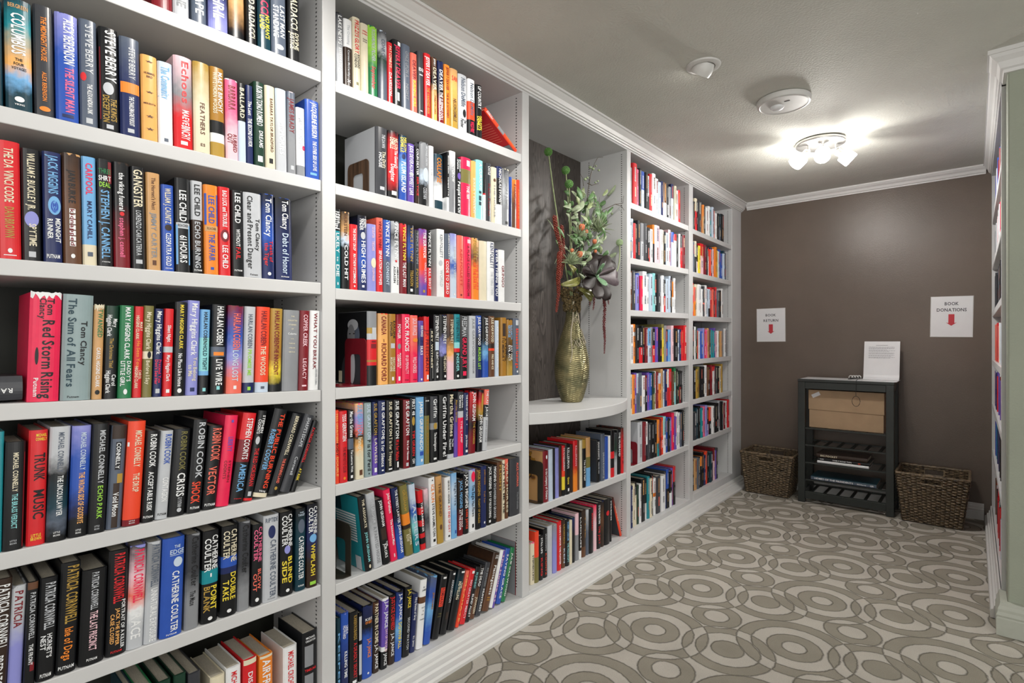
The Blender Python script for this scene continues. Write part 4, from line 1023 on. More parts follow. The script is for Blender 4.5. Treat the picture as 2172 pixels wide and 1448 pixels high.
row('B', 9, CB6, 'bottom shelf of second bay', G, """
112 142 850|DT|KEEPER@.2,.95,SB,0,.6
150 220 806|~LV/BL.2/NV.7/BL|LINDA@.17,.28,W,.22,.34;HOWARD@.16,.33,W,-.14,.36;KILLING TIME@.5,.84,W,.05,.4;*b@.92,.96,W,0,.3
230 308 800|K|KAREN ROBARDS@.05,.38,GD,.1,.4;A DEADLY SECRET@.42,.9,RD,.1,.4;*b@.93,.97,W,0,.5
314 344 800|K|*b@.05,.4,SV,0,.9;*b@.46,.9,SV,0,.9
348 440 738 10|~K/K.3/BL.45/BL.7/NV|KISS^.17,.205,W,0,.7;OF BEES^.215,.25,OR,0,.7;J.A. JANCE@.46,.72,OR,.1,.36;*o@.92,.95,W,0,.2
446 502 700 2|~DB/K.2/DB.6/BR|PARTNER IN CRIME@.03,.58,CM,.05,.6;J.A. JANCE@.6,.94,W,.05,.5
522 580 668 18|W/PU.03/W.68/K.75|*b@.02,.72,PU,.2,.55;J.A. JANCE@.04,.42,W,.1,.55;DAY OF THE DEAD@.44,.76,PP,.15,.4;JANCE@.78,.95,W,.1,.5
592 650 638 10|~K/DB.5/K|JUSTICE DENIED@.02,.5,RD,.05,.6;J.A. JANCE@.55,.88,W,.05,.45
654 716 598 16|~K/BL.35/SB.55/BL.8/NV|J.A. JANCE@.04,.42,W,.1,.45;DOWNFALL@.45,.82,YL,.05,.5
723 786 560 32|K|J.A. JANCE@.03,.3,YL,.1,.5;SECOND WATCH@.44,.9,SV,.1,.34
791 838 622 36|NV|Fifty Shades of Grey@.06,.45,W,0,.4;E.L. James@.72,.9,W,0,.3
850 912 488 46|W/BR.25/W.34|P.D.^.1,.125,K,0,.3;JAMES^.14,.165,K,.05,.7;DEATH^.4,.415,K,.1,.6;IN^.45,.465,K,.1,.15;HOLY^.5,.515,K,.05,.4;ORDERS^.57,.585,K,0,.7
920 980 452 76|~SB/BL.3/SB.5/BL.8/SL|JEROME@.24,.5,OC,.1,.3
997 1060 440 95|K|*b@.03,.06,W,0,.5;*b@.2,.5,RO,0,.7;REMNANT@.21,.49,DR,0,.5;TIM^.6,.62,OL,0,.5;LAHAYE^.64,.66,OL,0,.6
1072 1132 403 104|K|*b@.03,.06,W,.1,.4;ARMAGEDDON@.14,.5,SV,.1,.4;*b@.65,.76,DB,0,.4
1142 1212 385 112|~K/DT.3/K.5/K|*b@.03,.06,W,.1,.5;THE@.22,.32,CM,.2,.3;INDWELLING@.2,.5,CM,-.1,.36
1216 1248 400 108|~SA/RO.5/SA|TIM LAHAYE@.05,.9,PE,0,.5
1256 1306 383 108|RD|*b@.03,.08,W,.1,.6;NO GREATER MERCY@.2,.9,PP,0,.45
1312 1346 362 106|K|BIG JOHN GRADY@.1,.4,AQ,0,.6;BLIND ALLEY@.5,.92,W,0,.55
1350 1392 344 108|~K/DB.4/BR.5/K|THE DEAD@.05,.4,W,0,.6;JOHANSEN@.6,.9,CM,0,.5
1405 1452 320 104|CH|IRIS JOHANSEN@.1,.45,GY,0,.4;HUNTRESS@.5,.92,W,0,.4
1463 1527 226 118|~DB/BR.5/DB|DAN^.04,.065,W,.05,.45;JONES^.075,.1,W,.05,.6;Plantagenets@.22,.72,W,.05,.4;*b@.76,.78,OC,0,.5;*b@.8,.82,OC,0,.5
1531 1582 205 114|W|*b@.0,1,PU,.2,.6;The House at@.06,.9,PP,.2,.4
1598 1641 190 98|BL|SAVING GRACE@.1,.9,W,0,.45
1645 1682 180 98|GN|JULIE GARWOOD@.1,.9,W,0,.4
1783 1818 128 2|DR|ICEBOUND@.1,.5,W,.1,.4|side=GY
""", setback=0.035)

G = 'books below the vase'
CC1 = (1120, 880, 7.623); CC2 = (1120, 1030, 6.437)
row('C', 1, CC1, 'shelf just below the vase ledge', G, """
250 332 590|DR|In the Company@.35,.68,W,0,.4;of Others@.7,.94,W,0,.4;*o@.08,.16,W,0,.3|side=TN art=curls
341 405 560|PB|
411 441 545|K|
443 502 540|LV|
509 546 500|DB|
553 601 500|RD/RO.5/YL.62/K.88|FAYE KELLERMAN@.05,.5,W,0,.6
606 682 480|K|KELLERMAN@.07,.48,W,0,.5;Gone@.66,.8,YL,0,.4;*b@.88,.94,W,0,.3
690 727 480|DB|
738 802 418|~RD/RD.5/OR.7/RD|KELLERMAN@.1,.5,PP,0,.4
805 832 415|BR|
840 880 412|CM|
886 938 400|GD/K.18|The Dark Half@.42,.86,W,0,.5
946 1010 368|TN/OL.4/SB.62|
1112 1162 414|K|DEAN KOONTZ@.04,.46,W,0,.5;FOREVER ODD@.52,.8,SV,0,.34|side=CH
1185 1242 310|SL|DEAN KOONTZ@.4,.95,SV,0,.4
1249 1297 358|BL|
1301 1336 340|W|
1339 1397 255|K/RD.45/K.6/RD.8|
1399 1442 300|~GY/DG.4/SV.7/CH|
1446 1500 245|K|THE HUSBAND@.05,.6,W,0,.5
1503 1548 213|~K/RD.35/RD.6/DB|KOONTZ@.2,.8,DR,0,.5
""", setback=0.015)
row('C', 9, CC2, 'bottom shelf below the vase', G, """
38 90 790|~PK/CM.25/CM|STEPHEN KING@.3,.9,K,0,.4
93 150 640|RO/OL.5|
158 206 690|K|STILL LIFE@.05,.4,W,0,.5;KING@.5,.9,RD,0,.5
211 265 600|K|DEAN KOONTZ@.1,.45,SV,0,.3;KOONTZ@.5,.95,RO,0,.3
270 332 560|SV|
345 396 540|~SV/LV.5/GY|
402 456 500|RD|LOUIS L'AMOUR@.08,.5,W,.05,.45;THE HUNTER@.52,.88,W,.05,.45
466 508 470|~K/BR.5/DB|LEGENDS@.1,.5,GD,.05,.5;KEN@.6,.9,PB,.05,.5
517 566 470|K|ROBERT LUDLUM@.05,.45,SB,0,.5;THE HOLCROFT@.5,.92,AQ,0,.5
571 604 480|CM|
607 640 440|~DT/K.4/NV|
650 694 390|PP/GY.45|
699 730 375|K/W.82|LUDLUM@.1,.75,W,0,.6
736 790 345|DB/BR.78|THE@.1,.6,OC,.2,.3
796 830 340|~SV/SL.5/SV|
836 892 325|K|MARGARET@.1,.5,RD,.1,.4
899 937 275|~HP/PP.4/HP|
944 992 245|K|STEVE MARTINI@.05,.45,W,0,.5;THE JURY@.5,.9,RD,0,.5
997 1038 220|~NV/BR.4/DB.7/K|
1046 1116 198|K|*o@.25,.36,RD,0,.6
1120 1142 180|K|STEVE MARTINI@.05,.5,W,0,.7
1262 1312 180 -112|~BR/RO.5/RO.8/K|MARTINI@.2,.6,CM,0,.4|side=CH
""", setback=0.03)

# the thick book lying flat at the near end of the fourth shelf
def lying_book(label, group, loc, w, d, t, spec, prints, rz=0.0, name='book'):
    """book lying on its side: spine along local X facing -Y"""
    root = thing(name, label, 'book', loc, rz, group)
    bt = 0.0025
    m = MB(); n = 8
    out = [(d, 0.0)]; inn = [(d, bt)]
    for i in range(n + 1):
        z = t * i / n
        out.append((-bulge(z - t / 2, t), z)); inn.append((0.0045, max(bt, min(t - bt, z))))
    out.append((d, t)); inn.append((d, t - bt))
    k = len(out); vs = []
    for x in (0.0, w):
        vs += [(x, y, z) for y, z in out] + [(x, y, z) for y, z in inn]
    fs = []
    for i in range(k - 1):
        a, b = i, i + 1
        fs += [(a, b, b + 2 * k, a + 2 * k), (b + k, a + k, a + 3 * k, b + 3 * k), (a + 2 * k, b + 2 * k, b + 3 * k, a + 3 * k), (b, a, a + k, b + k)]
    for i in (0, k - 1):
        fs.append((i, i + k, i + 3 * k, i + 2 * k))
    m.add(vs, fs); cov = m.obj('cover', cover_mat(spec), root)
    m = MB(); m.box((0.003, 0.006, bt + 0.0001), (w - 0.003, d - 0.004, t - bt - 0.0001)); m.obj('page_block', M_pages, root)
    for txt, a, b, col, flip, wf in prints:
        V, F, TW = layout(txt)
        L = (b - a) * w; sx = L / TW; sy = t * wf / CAP
        vs = []
        for x, y in V:
            if flip: X, Z = w * b - x * sx, t * 0.4 + t * wf / 2 - y * sy
            else: X, Z = w * a + x * sx, t / 2 - t * wf / 2 + y * sy
            vs.append((X, -bulge(Z - t / 2, t) - 0.0006, Z))
        m = MB(); m.add(vs, F); m.obj('spine_lettering', ink(col), cov)
    return root
yb = onX(175 / 3.103, YH, DX - 0.015).y - 0.006
zb = max(shelf_z('A', 4, yb), shelf_z('A', 4, yb - 0.205)) + 0.001
r = lying_book('thick charcoal book lying flat beside the crimson book, upside-down white letters', 'books in the nearest bay', (DX - 0.02, yb - 0.205, zb), 0.205, 0.155, 0.05, 'CH', [('RA', (onX(1, YH, DX - 0.02).y - yb + 0.205) / 0.205, (onX(26, YH, DX - 0.02).y - yb + 0.205) / 0.205, 'W', True, 0.19)], rz=math.pi / 2)

# ------------------------------------------------------------------ books of the far bays (the small ones, as one mass)
def many_books():
    ks = list(PAL.keys()); idx = {k: i for i, k in enumerate(ks)}
    V = []; F = []; MI = []
    PG = len(ks)
    def quadbox(x0, x1, y0, y1, z0, z1, mi, sh0=0.0, sh1=0.0, zt=0.0):
        o = len(V)
        V.extend([(x0, y0 + sh0, z0), (x1, y0 + sh0, z0), (x1, y1 + sh0, z0 + zt), (x0, y1 + sh0, z0 + zt), (x0, y0 + sh1, z1), (x1, y0 + sh1, z1), (x1, y1 + sh1, z1 + zt), (x0, y1 + sh1, z1 + zt)])
        for q in [(3, 2, 1, 0), (4, 5, 6, 7), (0, 1, 5, 4), (1, 2, 6, 5), (2, 3, 7, 6), (3, 0, 4, 7)]:
            F.append(tuple(i + o for i in q)); MI.append(mi)
    def a_book(xf, sgn, y0, y1, z, h, spec, lean=0.0):
        d = rnd.uniform(0.135, 0.16); bt = 0.0022; sh = lean * h
        parts = spec.split('/')
        cols = []
        for p in parts:
            k = ''.join(c for c in p if c.isalpha()); q = p[len(k):]
            cols.append((float(q) if q else 0.0, k))
        xb = xf - sgn * d
        lo, hi = min(xf - sgn * 0.003, xb), max(xf - sgn * 0.003, xb)
        base = idx[cols[0][1]]
        quadbox(lo, hi, y0, y0 + bt, z, z + h, base, 0, sh); quadbox(lo, hi, y1 - bt, y1, z, z + h, base, 0, sh)
        f1, f2 = 0.004, h - 0.004
        quadbox(min(xf - sgn * 0.006, xb + sgn * 0.004), max(xf - sgn * 0.006, xb + sgn * 0.004), y0 + bt, y1 - bt, z + f1, z + f2, PG, lean * f1, lean * f2)
        # rounded spine: three facets per colour band
        t = y1 - y0; bl = min(0.003, 0.12 * t)
        for i, (p, k) in enumerate(cols):
            q = cols[i + 1][0] if i + 1 < len(cols) else 1.0
            za, zb_ = z + h * (1 - q), z + h * (1 - p)
            s0, s1 = lean * (za - z), lean * (zb_ - z)
            o = len(V)
            for (yy, xo) in ((y0, -0.0025), (y0 + t * 0.2, bl * 0.7), (y1 - t * 0.2, bl * 0.7), (y1, -0.0025)):
                V.append((xf + sgn * xo, yy + s0, za)); V.append((xf + sgn * xo, yy + s1, zb_))
            for j in range(3):
                F.append((o + 2 * j, o + 2 * j + 2, o + 2 * j + 3, o + 2 * j + 1)); MI.append(idx[k])
        # blocks of print, too small to read
        dark = cols[0][1] in ('K', 'CH', 'NV', 'DG', 'DT', 'DB', 'DR', 'BR', 'PU', 'BL', 'RD', 'HP', 'TL', 'SL', 'GN', 'RO', 'OC')
        for s, e in ((rnd.uniform(.04, .12), rnd.uniform(.35, .5)), (rnd.uniform(.55, .62), rnd.uniform(.75, .9))):
            c = rnd.choice(['SV', 'GY', 'CM', 'GY', 'TN', 'SA', 'W']) if dark else rnd.choice(['CH', 'DR', 'SL', 'GY', 'BR'])
            w = t * rnd.uniform(.2, .36)
            p = s
            yc = (y0 + y1) / 2 + rnd.uniform(-.08, .08) * t
            while p < e:
                l = rnd.uniform(.014, .03); zz1 = z + h * (1 - p); zz0 = z + h * (1 - p - l)
                o = len(V)
                for yy, zq in ((yc - w / 2, zz0), (yc + w / 2, zz0), (yc + w / 2, zz1), (yc - w / 2, zz1)):
                    V.append((xf + sgn * (bl * 0.7 + 0.0005), yy + lean * (zq - z), zq))
                F.append((o, o + 1, o + 2, o + 3)); MI.append(idx[c])
                p += l + rnd.uniform(.006, .012)
    def fill(xf, sgn, ya, yb, zf, specs, h0=0.228, hv=0.018, lean=0.0, wts=None):
        n = len(specs)
        w = [rnd.uniform(.7, 1.3) * (1.7 if s.endswith('!') else 1) for s in specs]
        tot = sum(w); y = ya
        for s, q in zip(specs, w):
            t = (yb - ya) * q / tot
            s = s.rstrip('!')
            h = h0 + rnd.uniform(-hv, hv)
            zz = max(zf(y), zf(y + t)) + 0.001
            a_book(xf - sgn * rnd.uniform(.008, .02), sgn, y + 0.0006, y + t - 0.0006, zz, h, s, lean)
            y += t
    ROWS = {
     ('D', 1): ('GY RD! PK K BL/PB.5 K SV/K.6 RD W W PB NV BR/W.6 K GY NV/PB.4 CM W RD', 0.0, .87, .225),
     ('D', 2): ('SL PB RD K K GY/SV.5 CH K K/RD.8 W OR/K.5 PP! W CM K PB PP BL/W.3 RD/W.2 K W K/RD.4 DR', 0.0, .95, .222),
     ('D', 3): ('BR CH LV BL HP W! W PB AQ K CH SV W K/RD.5 PB PB K OR/W.5 W', 0.0, .78, .222),
     ('D', 4): ('W! OR/W.2/OR.3 K K/RD.55 K DR SB/PB.5 GY K/RD.5 PU K OL/YL.1 GY K/BL.4 SB PP K! PB NV RD RD', 0.0, .99, .225),
     ('D', 5): ('CM OR PU PB/SL.5 SL W DR/K.4 PU BL DG/OL.6 W DR PB/OR.3 TN PB NV W/RD.5 RD BR GN/AQ.4 K DG K/DR.5 K', 0.0, .92, .228),
     ('D', 6): ('SV! DR W/K.6 CH K K OR/TL.65 DR RO AQ/W.5 BL K PU HP PU W W SL K', 0.14, .94, .232),
     ('D', 9): ('K/RD.5 NV CM K/CM.3 DG W K! K/W.6 TL CM K W/OR.4/W.5 CH! W! CH BL/K.5 K/W.6 PU RD/K.4', 0.0, .82, .245),
     ('E', 1): ('W K CM/RD.4 K CH GY OR/TN.4 DT W W TL PB SA W W K DT/SL.5 K CH', 0.0, .83, .215),
     ('E', 2): ('K SL CM/K.5 K/W.6 YL RD/PP.4! DR K RD/W.3 RO NV PP OR YL PB BL BL PB DT SL', 0.0, .9, .215),
     ('E', 3): ('RD SA/OR.5 CM W W W CH/SA.55/CH.6 W PB PB/K.7 RD SA DR RD SL CH K W', 0.0, .8, .215),
     ('E', 4): ('K W DG SA PB BL LV HP PK TN BR TL TL PU PP W GD TN GY W GY', 0.0, .92, .215),
     ('E', 5): ('LV K GD OL K K W BR DB DR RD/W.15 DR CH K CM GD', 0.0, .8, .215),
     ('E', 6): ('K CH DT K TL PK LV K/LV.6 RO/K.5 W K K SV K W DR W RD', 0.0, .98, .218),
     ('E', 9): ('PU/LV.5 K BR/K.5 TN! SL K OR/K.3 K NV RO K DT CH DR/PP.4 PU CH', 0.0, .72, .235),
    }
    for (bay, n), (s, a, b, h) in ROWS.items():
        y0, y1 = BAYS[bay]
        W = y1 - y0
        fill(DX - (0.0 if n != 9 else 0.018), 1, y0 + 0.004 + a * W, y0 + b * W - 0.004, lambda y: shelf_z(bay, n, y), s.split(), h)
    RR = ['RO K RD BR K CH RD', 'NV BL K DR K DG TL', 'PU BL NV DR K', 'RD SA RD', 'K DT K CH', 'PP RD W HP SL', 'LV DR W BL SB', 'SL W CH RD SA PB', 'RD BR']
    for z, s in zip(RZ, RR):
        fill(XR + 0.004, -1, 3.12, rnd.choice([4.62, 4.5, 4.64, 4.56]), lambda y: z, ' '.join([s, 'K W', s, 'PB CM K', s, 'W GY', s, 'SL RD', s, 'CH SV', s]).split(), 0.21)
    me = bpy.data.meshes.new('shelved_books')
    me.from_pydata(V, [], F)
    for k in ks: me.materials.append(ink(k))
    me.materials.append(M_pages)
    me.polygons.foreach_set('material_index', MI)
    bm = bmesh.new(); bm.from_mesh(me); bmesh.ops.recalc_face_normals(bm, faces=bm.faces); bm.to_mesh(me); bm.free()
    o = bpy.data.objects.new('shelved_books', me); COL.objects.link(o)
    o['kind'] = 'stuff'
    tag(o, 'rows of small colourful books filling the far bays and recessed bookcase', 'books')
many_books()

# ------------------------------------------------------------------ bookends
def bookend(label, x, y, z, w, h, mat, base=0.11, cut=True, rot=0.0):
    """bent sheet-metal bookend: rounded upright plate with a tongue cut out, base plate under the books"""
    root = thing('bookend', label, 'bookend', (x, y, z), rot, 'bookends holding up books')
    t = 0.0022; r = 0.018; a = w * 0.26; hc = h * 0.66
    def rounded(x0, x1, top, rr):
        p = [(x0, 0.0)]
        for i in range(7):
            q = math.pi - i * math.pi / 12; p.append((x0 + rr + rr * math.cos(q), top - rr + rr * math.sin(q)))
        for i in range(7):
            q = math.pi / 2 - i * math.pi / 12; p.append((x1 - rr + rr * math.cos(q), top - rr + rr * math.sin(q)))
        p.append((x1, 0.0))
        return p
    outer = rounded(-w, 0.0, h, r); inner = rounded(-w + a, -a, hc, r * 0.7)
    n = len(outer); vs = []; fs = []
    for yy in (0.0, t):
        vs += [(p[0], yy, p[1]) for p in outer] + [(p[0], yy, p[1]) for p in inner]
    for i in range(n - 1):
        fs += [(i, i + 1, i + 1 + n, i + n), (i + 2 * n, i + 3 * n, i + 1 + 3 * n, i + 1 + 2 * n),
               (i, i + 2 * n, i + 1 + 2 * n, i + 1), (i + n, i + 1 + n, i + 1 + 3 * n, i + 3 * n)]
    m = MB(); m.add(vs, fs); m.obj('upright_plate', mat, root)
    m = MB(); prof = [(-w, 0.0), (0.0, 0.0), (0.0, -base + r), (-r * 0.6, -base + r * 0.3), (-r, -base), (-w + r, -base), (-w + r * 0.6, -base + r * 0.3), (-w, -base + r)]
    m.extrude([(p[0], p[1] + 0.0) for p in prof], 'z', 0.0004, t); m.obj('base_plate', mat, root)
    return root
M_maroon = plain('maroon_enamel', (0.20, 0.008, 0.018, 1), 0.3, noise=0.05)
M_blackm = plain('black_brown_enamel', (0.035, 0.030, 0.022, 1), 0.35, noise=0.1)
M_woodgr = plain('woodgrain_laminate', (0.10, 0.055, 0.032, 1), 0.4, noise=0.5, nscale=6, stretch=(12, 12, 1))
def before(bay, n, crop, x1, setback=0.012, gap=0.0035):
    y = onX(crop[0] + x1 / crop[2], YH, DX - setback).y - gap
    return y, shelf_z(bay, n, y)
y, z = before('B', 2, CB1, 527); bookend('wood-grain bookend with cut-out below the charcoal book', DX - 0.045, y - 0.0022, z + 0.001, 0.125, 0.125, M_woodgr, base=0.05)
y, z = before('B', 4, CB3, 442); bookend('maroon metal bookend against a portrait cover in the second bay', DX - 0.012, y - 0.0022, z + 0.001, 0.125, 0.155, M_maroon, base=0.09)
y, z = before('B', 6, CB5, 425, gap=0.052); bookend('black metal bookend beside the teal-backed book in the second bay', DX - 0.02, y, shelf_z('B', 6, y) + 0.001, 0.12, 0.165, M_blackm, base=0.045)
y, z = before('C', 1, CC1, 250, 0.015); bookend('black metal bookend before a curly-haired portrait cover below the vase', DX - 0.014, y - 0.0022, z + 0.001, 0.12, 0.19, M_blackm, base=0.03)
y = BAYS['D'][0] + 0.10; bookend('maroon metal bookend at the near end of the fourth bay', DX - 0.012, y, shelf_z('D', 6, y) + 0.001, 0.12, 0.13, M_maroon, base=0.06)

# portraits printed on two back covers
def portrait(bay, n, crop, x1, yt, setback, skin, hair, coat, parts):
    y = onX(crop[0] + x1 / crop[2], YH, DX - setback).y - 0.0012
    z = shelf_z(bay, n, y); X0 = DX - setback - 0.02
    return X0, y, z

# ------------------------------------------------------------------ ceiling fittings
M_lamp_w = plain('white_lamp_enamel', (0.62, 0.62, 0.60, 1), 0.4, noise=0.03)
M_nickel = plain('brushed_nickel', (0.55, 0.54, 0.52, 1), 0.3, metal=0.9, noise=0.05)
M_glow = plain('glowing_frosted_glass', (0.9, 0.9, 0.88, 1), 0.4, noise=0.02, emit=(1, 0.97, 0.92, 1), es=18)
M_clear = plain('clear_sensor_lens', (0.75, 0.77, 0.78, 1), 0.12, noise=0.1)

def disc(c, prof, mat, name, parent, n=40, smooth=True):
    m = MB(); m.lathe(prof, n, c)
    return attach(m.obj(name, mat, parent and None, smooth=smooth), parent)

c = onZ(1492, 141, ZC - 0.004)
eye = thing('eyeball_downlight', 'white recessed eyeball downlight tilted towards the bookcase', 'downlight', (c.x, c.y, ZC))
disc((c.x, c.y, ZC), [(0.046, -0.0005), (0.070, -0.0005), (0.068, -0.006), (0.058, -0.010), (0.048, -0.009), (0.046, -0.0006)], M_lamp_w, 'trim_ring', eye)
aim = Vector((-1.5, 2.5, 1.45)); dirv = (aim - Vector((c.x, c.y, ZC - 0.01))).normalized()
q = dirv.to_track_quat('-Z', 'Y').to_matrix().to_4x4()
m = MB(); m.lathe([(0.02, 0.030), (0.038, 0.02), (0.0445, 0.0), (0.0445, -0.018), (0.040, -0.034), (0.036, -0.034), (0.034, -0.026)], 32)
o = m.obj('eyeball', M_lamp_w, None, smooth=True); o.matrix_world = Matrix.Translation((c.x, c.y, ZC - 0.004)) @ q
o.parent = eye; o.matrix_parent_inverse = eye.matrix_basis.inverted()
m = MB(); m.lathe([(0.001, -0.0245), (0.033, -0.0245), (0.033, -0.027), (0.001, -0.027)], 24)
o = m.obj('bulb', M_glow, None); o.matrix_world = Matrix.Translation((c.x, c.y, ZC - 0.004)) @ q
o.parent = eye; o.matrix_parent_inverse = eye.matrix_basis.inverted()
spot('eyeball_beam', Vector((c.x, c.y, ZC - 0.004)) + dirv * 0.045, aim, 16, 100, 0.8, 0.03)

c = onZ(1662, 217, ZC - 0.014)
sen = thing('ceiling_sensor', 'round white ceiling occupancy sensor with clear dome lens', 'sensor', (c.x, c.y, ZC))
disc((c.x, c.y, ZC), [(0.112, -0.0005), (0.118, -0.004), (0.118, -0.018), (0.114, -0.026), (0.106, -0.029), (0.104, -0.027), (0.02, -0.026), (0.001, -0.026)], M_lamp_w, 'housing', sen, 56)
disc((c.x - 0.03, c.y + 0.005, ZC), [(0.031, -0.0255), (0.030, -0.031), (0.024, -0.038), (0.013, -0.042), (0.001, -0.043)], M_clear, 'dome_lens', sen, 24)
m = MB(); m.box((c.x + 0.012, c.y - 0.04, ZC - 0.0275), (c.x + 0.036, c.y - 0.032, ZC - 0.0262)); attach(m.obj('indicator_window', M_dark), sen)

c = onZ(1740, 306, ZC - 0.018)
fix = thing('spotlight_fixture', 'three-headed nickel ceiling spotlight with glowing glass shades', 'ceiling light', (c.x, c.y, ZC))
disc((c.x, c.y, ZC), [(0.118, -0.0005), (0.128, -0.006), (0.130, -0.014), (0.126, -0.022), (0.110, -0.026), (0.03, -0.029), (0.001, -0.029)], M_nickel, 'canopy', fix, 56)
m = MB(); m.lathe([(0.012, -0.029), (0.012, -0.036), (0.006, -0.042), (0.001, -0.043)], 16, (c.x, c.y, ZC)); attach(m.obj('finial', M_nickel, smooth=True), fix)
def head(px, py, dx, dy, dz):
    p = Vector((c.x + px, c.y + py, ZC - 0.026)); d = Vector((dx, dy, dz)).normalized()
    k = p + Vector((0, 0, -0.035))
    m = MB(); m.tube([p, k], 0.005, 8); arm = attach(m.obj('arm', M_nickel), fix)
    m = MB(); m.ball(k, 0.011, 10, 8); attach(m.obj('swivel_joint', M_nickel, smooth=True), fix)
    mt = Matrix.Translation(k) @ d.to_track_quat('Z', 'Y').to_matrix().to_4x4()
    m = MB(); m.lathe([(0.010, 0.0), (0.022, 0.006), (0.024, 0.012), (0.024, 0.042), (0.021, 0.044)], 20); o = m.obj('lamp_holder', M_nickel, None, smooth=True); o.matrix_world = mt; o.parent = fix; o.matrix_parent_inverse = fix.matrix_basis.inverted()
    m = MB(); m.lathe([(0.020, 0.043), (0.036, 0.046), (0.039, 0.052), (0.041, 0.098), (0.039, 0.106), (0.036, 0.104), (0.034, 0.055), (0.02, 0.052)], 24); o2 = m.obj('glass_shade', M_glow, None, smooth=True); o2.parent = o
    tip = k + d * 0.115
    return tip, d
for px, py, dx, dy, dz, e in ((-0.05, -0.055, -0.55, -0.35, -0.62, 22), (0.02, -0.03, 0.1, -0.75, -0.6, 22), (0.075, 0.02, 0.62, 0.25, -0.6, 22)):
    tip, d = head(px, py, dx, dy, dz)
    spot('spotlight_beam', tip, tip + d, e, 130, 0.9, 0.03, (1, 0.97, 0.92))
point('spotlight_glow', (c.x + 0.01, c.y + 0.005, ZC - 0.165), 11, 0.03, (1, 0.97, 0.92))

# more eyeball downlights of the same kind along the ceiling before the frame
def unseen_eyeball(x, y, aim, power, lab):
    root = thing('eyeball_downlight', lab, 'downlight', (x, y, ZC))
    disc((x, y, ZC), [(0.046, -0.0005), (0.070, -0.0005), (0.068, -0.006), (0.058, -0.010), (0.048, -0.009), (0.046, -0.0006)], M_lamp_w, 'trim_ring', root)
    d = (Vector(aim) - Vector((x, y, ZC))).normalized()
    m = MB(); m.lathe([(0.02, 0.030), (0.038, 0.02), (0.0445, 0.0), (0.0445, -0.018), (0.040, -0.034), (0.036, -0.034), (0.034, -0.026)], 24)
    o = m.obj('eyeball', M_lamp_w, None, smooth=True); o.matrix_world = Matrix.Translation((x, y, ZC - 0.004)) @ d.to_track_quat('-Z', 'Y').to_matrix().to_4x4()
    o.parent = root; o.matrix_parent_inverse = root.matrix_basis.inverted()
    spot('eyeball_beam', Vector((x, y, ZC - 0.004)) + d * 0.045, aim, power, 100, 0.8, 0.03)
unseen_eyeball(-0.80, 0.75, (-1.5, 0.45, 1.75), 26, 'white eyeball downlight above the nearest bay')
unseen_eyeball(-0.82, 1.30, (-1.5, 1.42, 1.6), 26, 'white eyeball downlight above the second bay')

# ------------------------------------------------------------------ papers on the far wall
M_paper = plain('white_paper', (0.72, 0.73, 0.75, 1), 0.35, noise=0.02, nscale=12)
M_sleeve = plain('plastic_sleeve', (0.55, 0.55, 0.54, 1), 0.12, noise=0.05)
M_ink = plain('grey_black_print', (0.06, 0.06, 0.07, 1), 0.6, noise=0.05)
M_arrow = plain('red_print', (0.50, 0.03, 0.045, 1), 0.5, noise=0.06)
def wall_sign(corners, lines, label, arrow):
    P = [onY(u, v, YF) for u, v in corners]          # tl tr br bl
    x0 = (P[0].x + P[3].x) / 2; x1 = (P[1].x + P[2].x) / 2; z1 = (P[0].z + P[1].z) / 2; z0 = (P[2].z + P[3].z) / 2
    w, h = x1 - x0, z1 - z0
    rot = math.atan2(P[1].z - P[0].z, w) * 0.6
    root = thing('paper_sign', label, 'sign', ((x0 + x1) / 2, YF - 0.001, z0))
    root.rotation_euler = (0, -rot, 0)
    m = MB(); m.box((-w / 2 - 0.004, -0.0012, -0.004), (w / 2 + 0.004, -0.0002, h + 0.003)); m.obj('plastic_sleeve', M_sleeve, root)
    m = MB(); m.box((-w / 2, -0.0020, 0), (w / 2, -0.0013, h)); sheet = m.obj('paper_sheet', M_paper, root)
    for txt, a, hh, ww in lines:
        V, F, TW = layout(txt)
        sx = ww * w / TW; sy = hh * h / CAP
        m = MB(); m.add([(-ww * w / 2 + x * sx, -0.0024, h * (1 - a) + y * sy) for x, y in V], F); m.obj('lettering', M_ink, sheet)
    a0, a1, aw = arrow
    zt, zb_ = h * (1 - a0), h * (1 - a1); zn = zb_ + (zt - zb_) * 0.24
    s = aw * w * 0.27; hw = aw * w * 0.5
    m = MB(); m.add([(-s, -0.0024, zt), (s, -0.0024, zt), (s, -0.0024, zn), (hw, -0.0024, zn + 0.004), (0, -0.0024, zb_), (-hw, -0.0024, zn + 0.004), (-s, -0.0024, zn)], [(0, 1, 2, 6), (6, 2, 3, 4, 5)])
    m.obj('red_arrow', M_arrow, sheet)
wall_sign([(1605, 656), (1664, 653), (1667, 722), (1608, 725)], [('BOOK', 0.235, 0.075, 0.37), ('RETURN', 0.40, 0.075, 0.53)], 'white paper sign above left basket, BOOK RETURN over a red arrow', (0.48, 0.77, 0.27))
wall_sign([(1974, 630), (2063, 628), (2061, 714), (1974, 713)], [('BOOK', 0.215, 0.08, 0.34), ('DONATIONS', 0.37, 0.08, 0.72)], 'white paper sign at right, BOOK DONATIONS over a red arrow', (0.44, 0.73, 0.27))

